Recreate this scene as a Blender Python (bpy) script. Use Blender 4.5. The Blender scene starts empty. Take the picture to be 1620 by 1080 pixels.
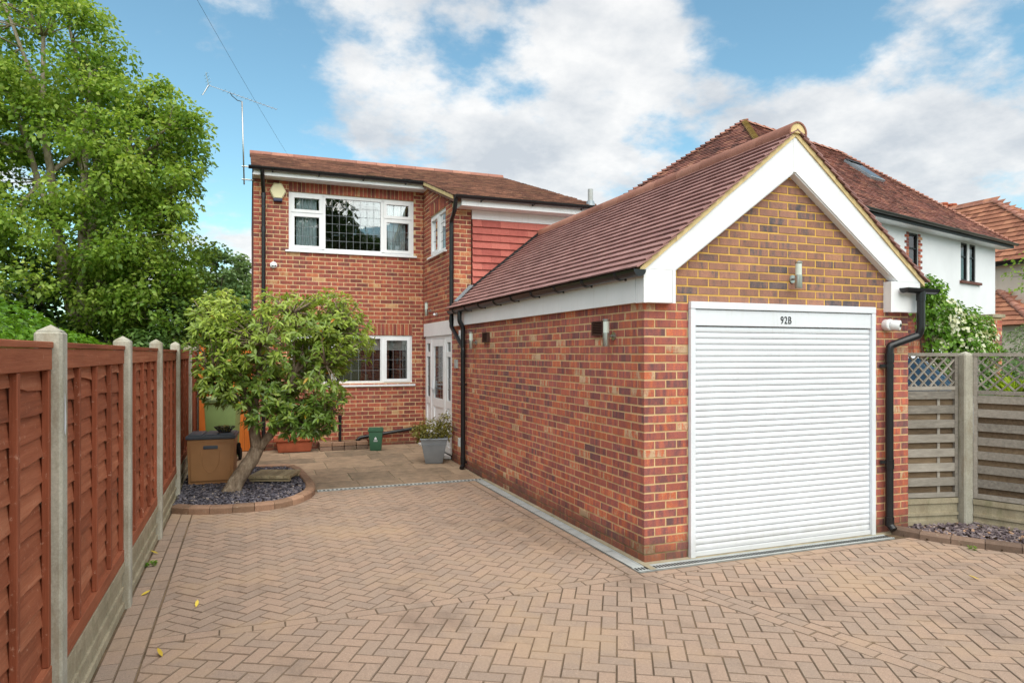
import bpy, bmesh, math, random
import numpy as np
from mathutils import Vector, Matrix
R = random.Random(7)
NP = np.random.default_rng(11)
rad = math.radians
scene = bpy.context.scene
col = scene.collection

# ------------------------------------------------------------------ camera
cam_d = bpy.data.cameras.new('camera')
cam = bpy.data.objects.new('camera', cam_d)
col.objects.link(cam)
CAM = Vector((0, 0, 1.81))
cam.location = CAM
cam.rotation_euler = (rad(90), 0, rad(-21.13))
cam_d.sensor_width = 36
cam_d.lens = 1084 / 1620 * 36
cam_d.shift_y = 18 / 1620
cam_d.clip_start = 0.05
cam_d.clip_end = 2000
scene.camera = cam

# ------------------------------------------------------------------ light
SUN_EL, SUN_AZ = 52.0, 180.0      # azimuth clockwise from +Y, where the sun stands
sun_dir = Vector((math.sin(rad(SUN_AZ)) * math.cos(rad(SUN_EL)), math.cos(rad(SUN_AZ)) * math.cos(rad(SUN_EL)), math.sin(rad(SUN_EL))))
sun_d = bpy.data.lights.new('sun', 'SUN')
sun_d.energy = 1.5
sun_d.angle = rad(85)
sun_d.color = (1.0, 0.93, 0.83)
sun = bpy.data.objects.new('sun', sun_d)
sun.rotation_euler = (-sun_dir).to_track_quat('-Z', 'Y').to_euler()
col.objects.link(sun)

world = bpy.data.worlds.new('World')
scene.world = world
world.use_nodes = True
wn, wl = world.node_tree.nodes, world.node_tree.links
wn.clear()
def W(t, **k):
    n = wn.new(t)
    for a, b in k.items():
        setattr(n, a, b)
    return n
w_out = W('ShaderNodeOutputWorld')
w_bg = W('ShaderNodeBackground')
w_bg.inputs['Strength'].default_value = 0.15
sky = W('ShaderNodeTexSky', sky_type='NISHITA', sun_disc=False)
sky.sun_elevation = rad(SUN_EL)
sky.sun_rotation = rad(SUN_AZ)
sky.altitude = 0; sky.air_density = 1.0; sky.dust_density = 0.6; sky.ozone_density = 2.0
tc = W('ShaderNodeTexCoord')
nrm = W('ShaderNodeVectorMath', operation='NORMALIZE')
wl.new(tc.outputs['Generated'], nrm.inputs[0])
sep = W('ShaderNodeSeparateXYZ'); wl.new(nrm.outputs[0], sep.inputs[0])
def wm(op, a, b=None, clamp=False):
    n = W('ShaderNodeMath', operation=op, use_clamp=clamp)
    for i, q in enumerate((a, b)):
        if q is None: continue
        if isinstance(q, (int, float)): n.inputs[i].default_value = q
        else: wl.new(q, n.inputs[i])
    return n.outputs[0]
zz = wm('ADD', wm('MAXIMUM', sep.outputs[2], 0.0), 0.32)
cx = wm('DIVIDE', sep.outputs[0], zz); cy = wm('DIVIDE', sep.outputs[1], zz)
comb = W('ShaderNodeCombineXYZ')
wl.new(cx, comb.inputs[0]); wl.new(cy, comb.inputs[1])
def wnoise(scale, detail, off, rough=0.55):
    mp = W('ShaderNodeVectorMath', operation='ADD'); mp.inputs[1].default_value = off
    wl.new(comb.outputs[0], mp.inputs[0])
    n = W('ShaderNodeTexNoise'); n.inputs['Scale'].default_value = scale
    n.inputs['Detail'].default_value = detail; n.inputs['Roughness'].default_value = rough
    wl.new(mp.outputs[0], n.inputs['Vector'])
    return n.outputs['Fac']
n1 = wnoise(2.6, 10, (3.1, 1.7, 0.4), 0.60)
dens = n1
BUMPS = [((-.7, .1, .7), 60, .06), ((0.36, 0.93, 0.42), 16, 0.11), ((0.52, 0.85, 0.36), 12, 0.08), ((0.86, 0.5, 0.31), 14, 0.09), ((0.7, 0.7, 0.2), 13, 0.11),
         ((0.08, 1.0, 0.2), 10, 0.05), ((-0.1, 1.0, 0.32), 15, -0.13), ((-0.06, 1.0, 0.12), 7, 0.12), ((0.68, 0.74, 0.45), 9, -0.06), ((-0.6, 0.8, 0.5), 25, -0.08), ((0.3, -0.9, 0.5), 45, 0.06), ((-0.9, -0.2, 0.6), 40, 0.04)]
for d, ang, amp in BUMPS:
    v = Vector(d).normalized()
    dp = W('ShaderNodeVectorMath', operation='DOT_PRODUCT'); dp.inputs[1].default_value = v
    wl.new(nrm.outputs[0], dp.inputs[0])
    mr = W('ShaderNodeMapRange', interpolation_type='SMOOTHSTEP')
    mr.inputs[1].default_value = math.cos(rad(ang)); mr.inputs[2].default_value = 1.0
    mr.inputs[3].default_value = 0.0; mr.inputs[4].default_value = amp
    wl.new(dp.outputs['Value'], mr.inputs[0])
    dens = wm('ADD', dens, mr.outputs[0])
msk = W('ShaderNodeMapRange', interpolation_type='SMOOTHSTEP')
msk.inputs[1].default_value = 0.465; msk.inputs[2].default_value = 0.615
wl.new(dens, msk.inputs[0])
n2 = wnoise(3.4, 8, (7.3, 4.2, 2.0), 0.6)
crm = W('ShaderNodeMapRange'); crm.inputs[1].default_value = 0.36; crm.inputs[2].default_value = 0.62
wl.new(n2, crm.inputs[0])
ccol = W('ShaderNodeMix', data_type='RGBA')
ccol.inputs[6].default_value = (1.30, 1.39, 1.50, 1)
ccol.inputs[7].default_value = (2.1, 2.09, 2.07, 1)
wl.new(crm.outputs[0], ccol.inputs[0])
tint = W('ShaderNodeMix', data_type='RGBA', blend_type='MULTIPLY')
tint.inputs[0].default_value = 1.0
tint.inputs[7].default_value = (0.36, 0.45, 0.39, 1)
wl.new(sky.outputs[0], tint.inputs[6])
mixc = W('ShaderNodeMix', data_type='RGBA')
mfac = wm('MULTIPLY', msk.outputs[0], 0.95)
wl.new(mfac, mixc.inputs[0]); wl.new(tint.outputs[2], mixc.inputs[6]); wl.new(ccol.outputs[2], mixc.inputs[7])
wl.new(mixc.outputs[2], w_bg.inputs['Color'])
wl.new(w_bg.outputs[0], w_out.inputs['Surface'])

vs = scene.view_settings
vs.view_transform = 'Standard'; vs.look = 'None'; vs.exposure = 1.7; vs.gamma = 1.0
vs.use_curve_mapping = False
scene.render.engine = 'CYCLES'
scene.cycles.use_denoising = True
scene.cycles.max_bounces = 5
scene.cycles.diffuse_bounces = 3
scene.cycles.transparent_max_bounces = 12
scene.cycles.sample_clamp_indirect = 6

# ------------------------------------------------------------------ materials
def lin(c):
    c = c / 255.0
    return c / 12.92 if c <= 0.04045 else ((c + 0.055) / 1.055) ** 2.4
def C(r, g, b): return (lin(r), lin(g), lin(b), 1)

class Mat:
    def __init__(s, name, rough=0.8, spec=0.3, metal=0.0):
        s.m = bpy.data.materials.new(name); s.m.use_nodes = True
        s.nt = s.m.node_tree; s.n = s.nt.nodes; s.l = s.nt.links
        s.b = s.n['Principled BSDF']
        s.b.inputs['Roughness'].default_value = rough
        s.b.inputs['Specular IOR Level'].default_value = spec
        s.b.inputs['Metallic'].default_value = metal
        s._pos = None; s._rnd = None
    def N(s, t, **k):
        n = s.n.new(t)
        for a, b in k.items(): setattr(n, a, b)
        return n
    def put(s, sock, v):
        if isinstance(v, (int, float)): sock.default_value = v
        elif isinstance(v, (tuple, list)): sock.default_value = v[:3] if sock.type == 'VECTOR' else v
        else: s.l.new(v, sock)
    def pos(s):
        if s._pos is None: s._pos = s.N('ShaderNodeNewGeometry').outputs['Position']
        return s._pos
    def rnd(s):
        if s._rnd is None:
            a = s.N('ShaderNodeAttribute', attribute_name='rnd')
            sp = s.N('ShaderNodeSeparateColor'); s.l.new(a.outputs['Color'], sp.inputs[0])
            s._rnd = sp.outputs
        return s._rnd
    def math(s, op, a, b=0.0, c=None, clamp=False):
        n = s.N('ShaderNodeMath', operation=op, use_clamp=clamp)
        s.put(n.inputs[0], a); s.put(n.inputs[1], b)
        if c is not None: s.put(n.inputs[2], c)
        return n.outputs[0]
    def noise(s, scale, detail=4, rough=0.55, vec=None, stretch=None):
        v = vec if vec is not None else s.pos()
        if stretch:
            mm = s.N('ShaderNodeVectorMath', operation='MULTIPLY'); s.l.new(v, mm.inputs[0]); mm.inputs[1].default_value = stretch
            v = mm.outputs[0]
        n = s.N('ShaderNodeTexNoise'); n.inputs['Scale'].default_value = scale
        n.inputs['Detail'].default_value = detail; n.inputs['Roughness'].default_value = rough
        s.l.new(v, n.inputs['Vector'])
        return n.outputs['Fac']
    def remap(s, f, a, b, c=0.0, d=1.0, smooth=False):
        n = s.N('ShaderNodeMapRange')
        if smooth: n.interpolation_type = 'SMOOTHSTEP'
        for i, q in enumerate((f, a, b, c, d)): s.put(n.inputs[i], q)
        return n.outputs[0]
    def ramp(s, f, stops, mode='LINEAR'):
        n = s.N('ShaderNodeValToRGB'); n.color_ramp.interpolation = mode
        el = n.color_ramp.elements
        el[0].position, el[0].color = stops[0]; el[1].position, el[1].color = stops[-1]
        for p, c in stops[1:-1]:
            e = el.new(p); e.color = c
        s.put(n.inputs[0], f)
        return n.outputs[0]
    def mix(s, f, a, b, mode='MIX'):
        n = s.N('ShaderNodeMix', data_type='RGBA', blend_type=mode)
        s.put(n.inputs[0], f); s.put(n.inputs[6], a); s.put(n.inputs[7], b)
        return n.outputs[2]
    def scale(s, c, f):
        n = s.N('ShaderNodeVectorMath', operation='SCALE'); s.put(n.inputs[0], c); s.put(n.inputs[3], f)
        return n.outputs[0]
    def color(s, c): s.put(s.b.inputs['Base Color'], c); return s
    def rough(s, f): s.put(s.b.inputs['Roughness'], f); return s
    def bump(s, f, strength=0.3, dist=0.01):
        n = s.N('ShaderNodeBump'); n.inputs['Strength'].default_value = strength; n.inputs['Distance'].default_value = dist
        s.put(n.inputs['Height'], f); s.l.new(n.outputs[0], s.b.inputs['Normal']); return s

def plain(name, c, rough=0.6, spec=0.4, metal=0.0, var=0.12, vs_=6.0, bump=0.0, bs=60):
    m = Mat(name, rough, spec, metal)
    f = m.remap(m.noise(vs_, 5), 0.3, 0.7, 1 - var, 1 + var)
    m.color(m.scale(c, f))
    if bump: m.bump(m.noise(bs, 4), bump, 0.004)
    return m.m

def brick_mat(name, stops, streak=0.5, gloss=0.85):
    m = Mat(name, gloss, 0.25)
    r = m.rnd()
    p = m.N('ShaderNodeSeparateXYZ'); m.l.new(m.pos(), p.inputs[0])
    h = m.math('ADD', m.math('ADD', p.outputs[0], p.outputs[1]), m.math('MULTIPLY', r[1], 37.0))
    cb = m.N('ShaderNodeCombineXYZ')
    m.l.new(m.math('MULTIPLY', h, 1.0), cb.inputs[0]); m.l.new(m.math('MULTIPLY', p.outputs[2], 0.22), cb.inputs[2]); m.l.new(m.math('MULTIPLY', r[2], 9.0), cb.inputs[1])
    st = m.noise(17, 3, 0.6, vec=cb.outputs[0])
    st = m.math('MULTIPLY', m.remap(st, 0.3, 0.7, -0.5, 0.5), m.math('MULTIPLY', m.math('ADD', 0.35, m.math('MULTIPLY', r[2], 0.65)), streak * 1.5))
    f = m.math('ADD', m.math('ADD', r[0], st), m.math('MULTIPLY', m.remap(m.noise(55, 4, 0.7), 0.3, 0.7, -0.5, 0.5), 0.22), clamp=True)
    c = m.ramp(f, stops)
    v = m.math('MULTIPLY', m.remap(m.noise(130, 4, 0.7), 0.25, 0.75, 0.72, 1.25), m.remap(m.noise(1.3, 3), 0.3, 0.7, 0.9, 1.1))
    v = m.math('MULTIPLY', v, m.remap(r[1], 0, 1, 0.88, 1.12))
    c = m.scale(c, v)
    # damp, green-brown dirt splashed on the lowest courses
    dn = m.math('ADD', p.outputs[2], m.math('MULTIPLY', m.noise(2.5, 5, 0.65), -0.42))
    dirt = m.remap(dn, -0.16, 0.06, 0.55, 0.0, True)
    c = m.mix(dirt, c, C(78, 66, 50))
    # pale lime bloom in loose patches
    bl = m.remap(m.noise(2.2, 6, 0.7), 0.58, 0.75, 0.0, 0.28, True)
    c = m.mix(bl, c, C(176, 150, 130))
    m.color(c)
    m.bump(m.noise(160, 5, 0.7), 0.5, 0.004)
    return m.m

def mortar_mat(name, c):
    m = Mat(name, 0.95, 0.15)
    f = m.remap(m.noise(9, 6, 0.65), 0.3, 0.7, 0.78, 1.15)
    p = m.N('ShaderNodeSeparateXYZ'); m.l.new(m.pos(), p.inputs[0])
    dn = m.math('ADD', p.outputs[2], m.math('MULTIPLY', m.noise(2.5, 5, 0.65), -0.42))
    m.color(m.mix(m.remap(dn, -0.16, 0.06, 0.8, 0.0, True), m.scale(c, f), C(70, 60, 45)))
    m.bump(m.noise(220, 4), 0.4, 0.003)
    return m.m

def tile_mat(name, stops, moss=0.0, mosscol=None, big=0.15, rough=0.8):
    m = Mat(name, rough, 0.3)
    r = m.rnd()
    f = m.math('ADD', r[0], m.remap(m.noise(14, 5, 0.65), 0.3, 0.7, -0.22, 0.22), clamp=True)
    c = m.ramp(f, stops)
    c = m.scale(c, m.math('MULTIPLY', m.remap(m.noise(90, 4, 0.7), 0.3, 0.7, 0.85, 1.15), m.remap(m.noise(0.9, 4), 0.3, 0.7, 1 - big, 1 + big)))
    if moss:
        c = m.mix(m.remap(m.noise(3.2, 7, 0.7), 0.55, 0.72, 0, moss, True), c, mosscol)
    c = m.mix(m.remap(m.noise(38, 3, 0.5), 0.66, 0.74, 0, 0.4, True), c, C(176, 168, 148))
    m.color(c)
    m.bump(m.noise(150, 4), 0.35, 0.003)
    return m.m

def leaf_mat(name, stops, trans=0.35, rough=0.45, spec=0.4):
    m = Mat(name, rough, spec)
    r = m.rnd()
    c = m.ramp(r[0], stops)
    c = m.scale(c, m.remap(r[1], 0, 1, 0.75, 1.2))
    m.color(c)
    t = m.N('ShaderNodeBsdfTranslucent')
    m.l.new(m.mix(1.0, c, (1.0, 1.0, 0.55, 1), 'MULTIPLY'), t.inputs['Color'])
    ms = m.N('ShaderNodeMixShader'); ms.inputs[0].default_value = trans
    m.l.new(m.b.outputs[0], ms.inputs[1]); m.l.new(t.outputs[0], ms.inputs[2])
    m.l.new(ms.outputs[0], m.n['Material Output'].inputs['Surface'])
    return m.m

def wood_mat(name, stops, axis, bright=1.0, wear=None, rough=0.75):
    m = Mat(name, rough, 0.25)
    r = m.rnd()
    st = {'x': (1.2, 22, 22), 'y': (22, 1.2, 22), 'z': (22, 22, 1.2)}[axis]
    off = m.N('ShaderNodeVectorMath', operation='ADD'); m.l.new(m.pos(), off.inputs[0])
    ov = m.N('ShaderNodeCombineXYZ'); m.l.new(m.math('MULTIPLY', r[1], 13.0), ov.inputs[0]); m.l.new(m.math('MULTIPLY', r[2], 17.0), ov.inputs[1]); m.l.new(m.math('MULTIPLY', r[0], 11.0), ov.inputs[2])
    m.l.new(ov.outputs[0], off.inputs[1])
    g = m.noise(1.6, 6, 0.65, vec=off.outputs[0], stretch=st)
    f = m.math('ADD', m.math('MULTIPLY', r[0], 0.5), m.remap(g, 0.25, 0.75, 0.0, 0.5), clamp=True)
    c = m.scale(m.ramp(f, stops), m.remap(m.noise(2.2, 4), 0.3, 0.7, 0.88, 1.12))
    if wear:
        w = m.remap(m.noise(26, 7, 0.75), 0.58, 0.69, 0, wear[0], True)
        c = m.mix(w, c, wear[1])
    c = m.mix(m.remap(m.noise(3.5, 7, 0.7), 0.56, 0.74, 0, 0.35, True), c, C(96, 74, 52))
    m.color(c)
    m.bump(g, 0.7, 0.006)
    return m.m

RED = [(0.0, C(112, 84, 84)), (0.2, C(136, 88, 86)), (0.42, C(164, 96, 86)), (0.62, C(180, 104, 84)), (0.78, C(200, 112, 76)), (0.9, C(184, 136, 112)), (1.0, C(198, 168, 136))]
M = {}
M['brick_g'] = brick_mat('red_brick', RED, 0.6)
M['brick_h'] = brick_mat('house_brick', [(0.0, C(106, 68, 64)), (0.25, C(132, 76, 68)), (0.5, C(158, 86, 72)), (0.7, C(174, 97, 73)), (0.86, C(184, 118, 84)), (1.0, C(192, 154, 114))], 0.45)
M['brick_gable'] = brick_mat('gable_brick', [(0.0, C(88, 82, 86)), (0.2, C(112, 96, 94)), (0.38, C(146, 110, 96)), (0.7, C(164, 120, 100)), (1.0, C(176, 130, 102))], 0.5)
M['mortar'] = mortar_mat('sand_mortar', C(206, 176, 132))
M['mortar_h'] = mortar_mat('house_mortar', C(212, 184, 144))
M['mortar_y'] = mortar_mat('yellow_mortar', C(214, 172, 92))
M['verge_mortar'] = plain('verge_mortar', C(216, 194, 144), 0.95, 0.1, var=0.15, vs_=12, bump=0.4, bs=40)
M['tile_g'] = tile_mat('garage_tile', [(0, C(138, 102, 97)), (0.5, C(150, 112, 107)), (1, C(160, 122, 116))], big=0.08)
M['tile_h'] = tile_mat('house_tile', [(0, C(96, 71, 63)), (0.4, C(121, 87, 75)), (0.75, C(138, 100, 84)), (1, C(152, 114, 94))], 0.5, C(150, 128, 88), 0.2)
M['tile_n'] = tile_mat('weathered_tile', [(0, C(88, 60, 54)), (0.4, C(122, 78, 68)), (0.75, C(140, 92, 80)), (1, C(158, 112, 92))], 0.45, C(110, 98, 74), 0.22)
M['tile_n2'] = tile_mat('far_house_tile', [(0, C(128, 82, 64)), (0.5, C(158, 104, 80)), (1, C(176, 122, 94))])
M['tile_red'] = tile_mat('hung_tile', [(0, C(156, 82, 74)), (0.5, C(176, 97, 87)), (1, C(188, 110, 98))], big=0.06)
M['ridge'] = tile_mat('ridge_tile', [(0, C(140, 94, 80)), (0.5, C(158, 110, 94)), (1, C(170, 122, 104))], 0.3, C(120, 100, 80))
M['moss_ridge'] = tile_mat('mossy_bonnet', [(0, C(128, 108, 60)), (1, C(160, 136, 84))])
def upvc(name, c, rough):
    m = Mat(name, rough, 0.5)
    f = m.remap(m.noise(2.5, 6, 0.65), 0.3, 0.7, 0.94, 1.03)
    k = m.remap(m.noise(5, 6, 0.7, stretch=(3, 3, 0.35)), 0.52, 0.75, 0, 0.16, True)     # rain streaks
    col_ = m.mix(k, m.scale(c, f), C(168, 160, 142))
    p = m.N('ShaderNodeSeparateXYZ'); m.l.new(m.pos(), p.inputs[0])
    sp = m.remap(m.math('ADD', p.outputs[2], m.math('MULTIPLY', m.noise(8, 6, 0.7), -0.35)), -0.12, 0.12, 0.3, 0, True)   # splash dirt near the ground
    m.color(m.mix(sp, col_, C(150, 138, 118)))
    m.rough(m.remap(m.noise(12, 5), 0.3, 0.7, rough - .08, rough + .12)); return m.m
M['white'] = upvc('white_upvc', C(234, 236, 238), 0.36)
M['door_white'] = upvc('door_white', C(222, 227, 233), 0.42)
M['render'] = plain('white_render', C(220, 222, 224), 0.9, 0.2, var=0.05, vs_=1.2, bump=0.3, bs=45)
M['cream'] = plain('cream_render', C(214, 200, 184), 0.9, 0.2, var=0.08, vs_=2, bump=0.3, bs=35)
M['black'] = plain('black_plastic', C(26, 27, 30), 0.3, 0.5, var=0.2)
M['black_wood'] = plain('black_paint', C(24, 24, 26), 0.5, 0.4, var=0.2)
M['lead'] = plain('lead_sheet', C(140, 150, 156), 0.5, 0.5, 0.3, var=0.15)
M['leading'] = plain('window_leading', C(120, 126, 130), 0.5, 0.4, 0.2)
M['steel'] = plain('brushed_steel', C(190, 190, 186), 0.3, 0.5, 0.9, var=0.06)
M['frost'] = plain('frosted_glass', C(206, 216, 206), 0.25, 0.5, var=0.04)
M['brown_plastic'] = plain('brown_vent', C(74, 48, 40), 0.6)
M['concrete'] = None
def concrete(name, a, b):
    m = Mat(name, 0.92, 0.2)
    f = m.remap(m.noise(3.0, 8, 0.7), 0.3, 0.7)
    c = m.mix(f, a, b)
    c = m.scale(c, m.remap(m.noise(90, 5, 0.7), 0.3, 0.7, 0.8, 1.18))
    c = m.mix(m.remap(m.noise(4, 7, 0.75, stretch=(2, 2, 0.5)), 0.48, 0.66, 0, 0.5, True), c, C(134, 120, 98))
    g = m.remap(m.noise(5, 6, 0.7, stretch=(1, 1, 0.25)), 0.54, 0.70, 0, 0.5, True)
    c = m.mix(g, c, C(112, 112, 78))
    m.color(c); m.bump(m.noise(110, 5, 0.7), 0.5, 0.004); return m.m
M['concrete'] = concrete('weathered_concrete', C(188, 184, 170), C(150, 146, 132))
M['grav'] = concrete('gravel_board_concrete', C(178, 166, 142), C(140, 132, 110))
M['fence'] = wood_mat('red_brown_stained_timber', [(0, C(104, 57, 38)), (0.35, C(139, 77, 52)), (0.65, C(158, 94, 66)), (1, C(184, 124, 94))], 'y', wear=(0.5, C(206, 158, 130)))
M['fence_v'] = wood_mat('red_brown_batten', [(0, C(108, 57, 38)), (0.5, C(138, 75, 51)), (1, C(168, 100, 74))], 'z', wear=(0.6, C(206, 164, 140)))
M['grey_wood'] = wood_mat('weathered_grey_timber', [(0, C(98, 94, 88)), (0.4, C(136, 130, 121)), (0.8, C(162, 155, 145)), (1, C(178, 171, 160))], 'x')
M['grey_wood_dark'] = wood_mat('aged_brown_timber', [(0, C(74, 60, 46)), (0.5, C(112, 94, 74)), (1, C(140, 120, 96))], 'x')
M['gate_wood'] = wood_mat('orange_timber', [(0, C(160, 82, 28)), (0.5, C(190, 104, 40)), (1, C(206, 124, 58))], 'z')
M['bark'] = Mat('bark', 0.95, 0.1)
def bark(name, a, b, c3):
    m = Mat(name, 0.95, 0.15)
    n = m.noise(18, 7, 0.7, stretch=(1, 1, 0.45))
    c = m.ramp(n, [(0.25, a), (0.5, b), (0.75, c3)])
    m.color(c); m.bump(n, 0.9, 0.02); return m.m
M['bark'] = bark('grey_bark', C(82, 70, 57), C(132, 116, 99), C(178, 164, 144))
M['bark_pale'] = bark('pale_bark', C(110, 98, 82), C(158, 146, 128), C(196, 186, 168))
M['bark_dark'] = bark('dark_bark', C(52, 44, 36), C(88, 78, 66), C(128, 118, 102))
M['leaf_maple'] = leaf_mat('broad_leaf', [(0, C(88, 124, 46)), (0.35, C(126, 160, 62)), (0.7, C(164, 190, 86)), (1, C(198, 212, 114))], 0.5)
M['leaf_dark'] = leaf_mat('dark_leaf', [(0, C(50, 76, 38)), (0.5, C(76, 108, 50)), (1, C(110, 142, 70))], 0.3)
M['leaf_mid'] = leaf_mat('mid_green_leaf', [(0, C(78, 104, 62)), (0.5, C(112, 138, 84)), (1, C(150, 170, 112))], 0.35)
M['leaf_bright'] = leaf_mat('hedge_leaf', [(0, C(72, 116, 30)), (0.5, C(110, 154, 44)), (1, C(150, 184, 72))], 0.4)
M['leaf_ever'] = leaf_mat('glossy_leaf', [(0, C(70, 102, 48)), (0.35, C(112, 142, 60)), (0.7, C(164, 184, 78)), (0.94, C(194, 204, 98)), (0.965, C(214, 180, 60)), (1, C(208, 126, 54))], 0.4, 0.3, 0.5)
M['leaf_lime'] = leaf_mat('lime_leaf', [(0, C(120, 150, 30)), (1, C(190, 210, 60))], 0.4)
M['leaf_grey'] = leaf_mat('grey_green_leaf', [(0, C(76, 98, 70)), (1, C(124, 146, 108))], 0.2)
M['leaf_olive'] = leaf_mat('olive_leaf', [(0, C(96, 92, 36)), (0.5, C(132, 128, 56)), (0.85, C(168, 158, 84)), (1, C(196, 176, 120))], 0.25)
M['petal'] = leaf_mat('cream_petal', [(0, C(214, 214, 170)), (1, C(240, 240, 216))], 0.3)
M['leaf_yellow'] = leaf_mat('fallen_leaf', [(0, C(206, 170, 40)), (1, C(222, 196, 80))], 0.2)
M['orange'] = plain('terracotta', C(166, 92, 66), 0.85, 0.2, var=0.15)
M['caddy_green'] = plain('caddy_green', C(58, 100, 76), 0.45, 0.4)
M['bin_green'] = plain('bin_green', C(134, 158, 98), 0.5, 0.4, var=0.06)
M['bin_lid'] = plain('bin_lid_green', C(150, 172, 126), 0.45, 0.4, var=0.06)
M['box_brown'] = plain('box_brown', C(174, 128, 86), 0.55, 0.4, var=0.06)
M['box_lid'] = plain('box_lid_grey', C(84, 92, 102), 0.5, 0.4, var=0.08)
M['zinc'] = plain('zinc_planter', C(138, 144, 150), 0.5, 0.5, 0.4, var=0.1)
M['alarm'] = plain('alarm_cream', C(226, 218, 176), 0.5, 0.4, var=0.04)
M['alarm_blue'] = plain('alarm_blue', C(32, 42, 74), 0.3, 0.5)
M['drain'] = plain('drain_polymer', C(172, 176, 174), 0.6, 0.4, 0.1, var=0.14, vs_=9)
M['drain_dark'] = plain('drain_slot', C(34, 34, 32), 0.9, 0.1)
M['curtain'] = plain('pale_curtain', C(214, 230, 234), 0.9, 0.1, var=0.1)
M['blind'] = plain('white_blind', C(206, 210, 208), 0.8, 0.2, var=0.04)
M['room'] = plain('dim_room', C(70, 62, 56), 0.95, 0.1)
M['soil'] = plain('soil', C(66, 52, 40), 1.0, 0.05, var=0.3, vs_=20, bump=0.8, bs=40)
M['sawn'] = wood_mat('grey_deck_timber', [(0, C(140, 126, 98)), (1, C(184, 168, 136))], 'y')
M['car_white'] = plain('car_white', C(232, 234, 238), 0.2, 0.6, var=0.01)
M['rubber'] = plain('rubber', C(28, 28, 28), 0.85, 0.2)
M['lamp_clear'] = plain('lamp_lens', C(210, 214, 218), 0.1, 0.7)
M['red_lamp'] = plain('red_lens', C(150, 24, 24), 0.2, 0.6)
def glass_mat(name, dark):
    m = Mat(name, 0.02, 0.5)
    n = m.n; l = m.l
    gl = m.N('ShaderNodeBsdfGlossy'); gl.inputs['Roughness'].default_value = 0.015
    tr = m.N('ShaderNodeBsdfTransparent'); tr.inputs['Color'].default_value = dark
    fr = m.N('ShaderNodeFresnel'); fr.inputs['IOR'].default_value = 1.75
    ms = m.N('ShaderNodeMixShader')
    l.new(m.math('ADD', fr.outputs[0], 0.06, clamp=True), ms.inputs[0]); l.new(tr.outputs[0], ms.inputs[1]); l.new(gl.outputs[0], ms.inputs[2])
    # old panes are a little wavy
    bp = m.N('ShaderNodeBump'); bp.inputs['Strength'].default_value = 0.05; bp.inputs['Distance'].default_value = 0.02
    l.new(m.noise(2.5, 2), bp.inputs['Height']); l.new(bp.outputs[0], gl.inputs['Normal'])
    l.new(ms.outputs[0], n['Material Output'].inputs['Surface'])
    return m.m
M['glass'] = glass_mat('window_glass', (0.95, 0.97, 0.97, 1))
M['car_glass'] = glass_mat('car_glass', (0.3, 0.34, 0.36, 1))

def paver_mat():
    m = Mat('block_paving', 0.9, 0.2)
    r = m.rnd()
    f = m.math('ADD', r[0], m.math('MULTIPLY', m.math('GREATER_THAN', r[0], 0.1), m.remap(m.noise(30, 5, 0.7), 0.3, 0.7, -0.12, 0.12)), clamp=True)
    c = m.ramp(f, [(0, C(117, 101, 87)), (0.10, C(127, 110, 95)), (0.16, C(148, 130, 117)), (0.5, C(157, 137, 121)), (0.8, C(161, 138, 121)), (1, C(165, 141, 123))])
    c = m.scale(c, m.remap(m.noise(170, 5, 0.85), 0.3, 0.7, 0.66, 1.34))
    c = m.scale(c, m.remap(m.noise(58, 5, 0.8), 0.3, 0.7, 0.84, 1.16))
    sp = m.remap(m.noise(120, 2, 0.5), 0.70, 0.75, 0, 0.6, True)
    c = m.mix(sp, c, C(226, 216, 204))
    # yellow sand drift and darker tyre and oil stains
    c = m.mix(m.remap(m.noise(0.8, 6, 0.65), 0.48, 0.66, 0, 0.42, True), c, C(180, 152, 122))
    c = m.mix(m.remap(m.noise(1.25, 7, 0.7, stretch=(1.0, 0.55, 1)), 0.51, 0.68, 0, 0.5, True), c, C(112, 96, 84))
    c = m.mix(m.remap(m.noise(6, 7, 0.75), 0.55, 0.75, 0, 0.45, True), c, C(112, 96, 86))
    m.color(c)
    m.bump(m.noise(260, 5, 0.75), 0.6, 0.004)
    return m.m
M['paver'] = paver_mat()
def sand_mat():
    m = Mat('joint_sand', 1.0, 0.05)
    c = m.mix(m.remap(m.noise(1.2, 6, 0.7), 0.4, 0.65, 0, 1, True), C(90, 77, 63), C(132, 111, 88))
    c = m.scale(c, m.remap(m.noise(60, 5, 0.7), 0.3, 0.7, 0.75, 1.2))
    m.color(c); m.bump(m.noise(200, 4), 0.5, 0.004); return m.m
M['sand'] = sand_mat()
def slab_mat():
    m = Mat('riven_slab', 0.9, 0.2)
    r = m.rnd()
    f = m.math('ADD', r[0], m.remap(m.noise(7, 6, 0.65), 0.3, 0.7, -0.3, 0.3), clamp=True)
    c = m.ramp(f, [(0, C(106, 95, 82)), (0.4, C(132, 115, 97)), (0.75, C(152, 131, 110)), (1, C(166, 143, 120))])
    c = m.mix(m.remap(m.noise(1.6, 7, 0.7), 0.52, 0.7, 0, 0.6, True), c, C(92, 84, 68))
    c = m.scale(c, m.remap(m.noise(120, 4, 0.7), 0.3, 0.7, 0.86, 1.14))
    m.color(c); m.bump(m.noise(18, 7, 0.65), 0.5, 0.012); return m.m
M['slab'] = slab_mat()
M['edging'] = tile_mat('edging_block', [(0, C(122, 98, 80)), (0.5, C(144, 114, 94)), (1, C(160, 128, 106))], 0.4, C(120, 100, 78))
M['edging_grey'] = tile_mat('edging_block_weathered', [(0, C(104, 86, 74)), (1, C(142, 118, 102))], 0.4, C(96, 92, 70))
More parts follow.
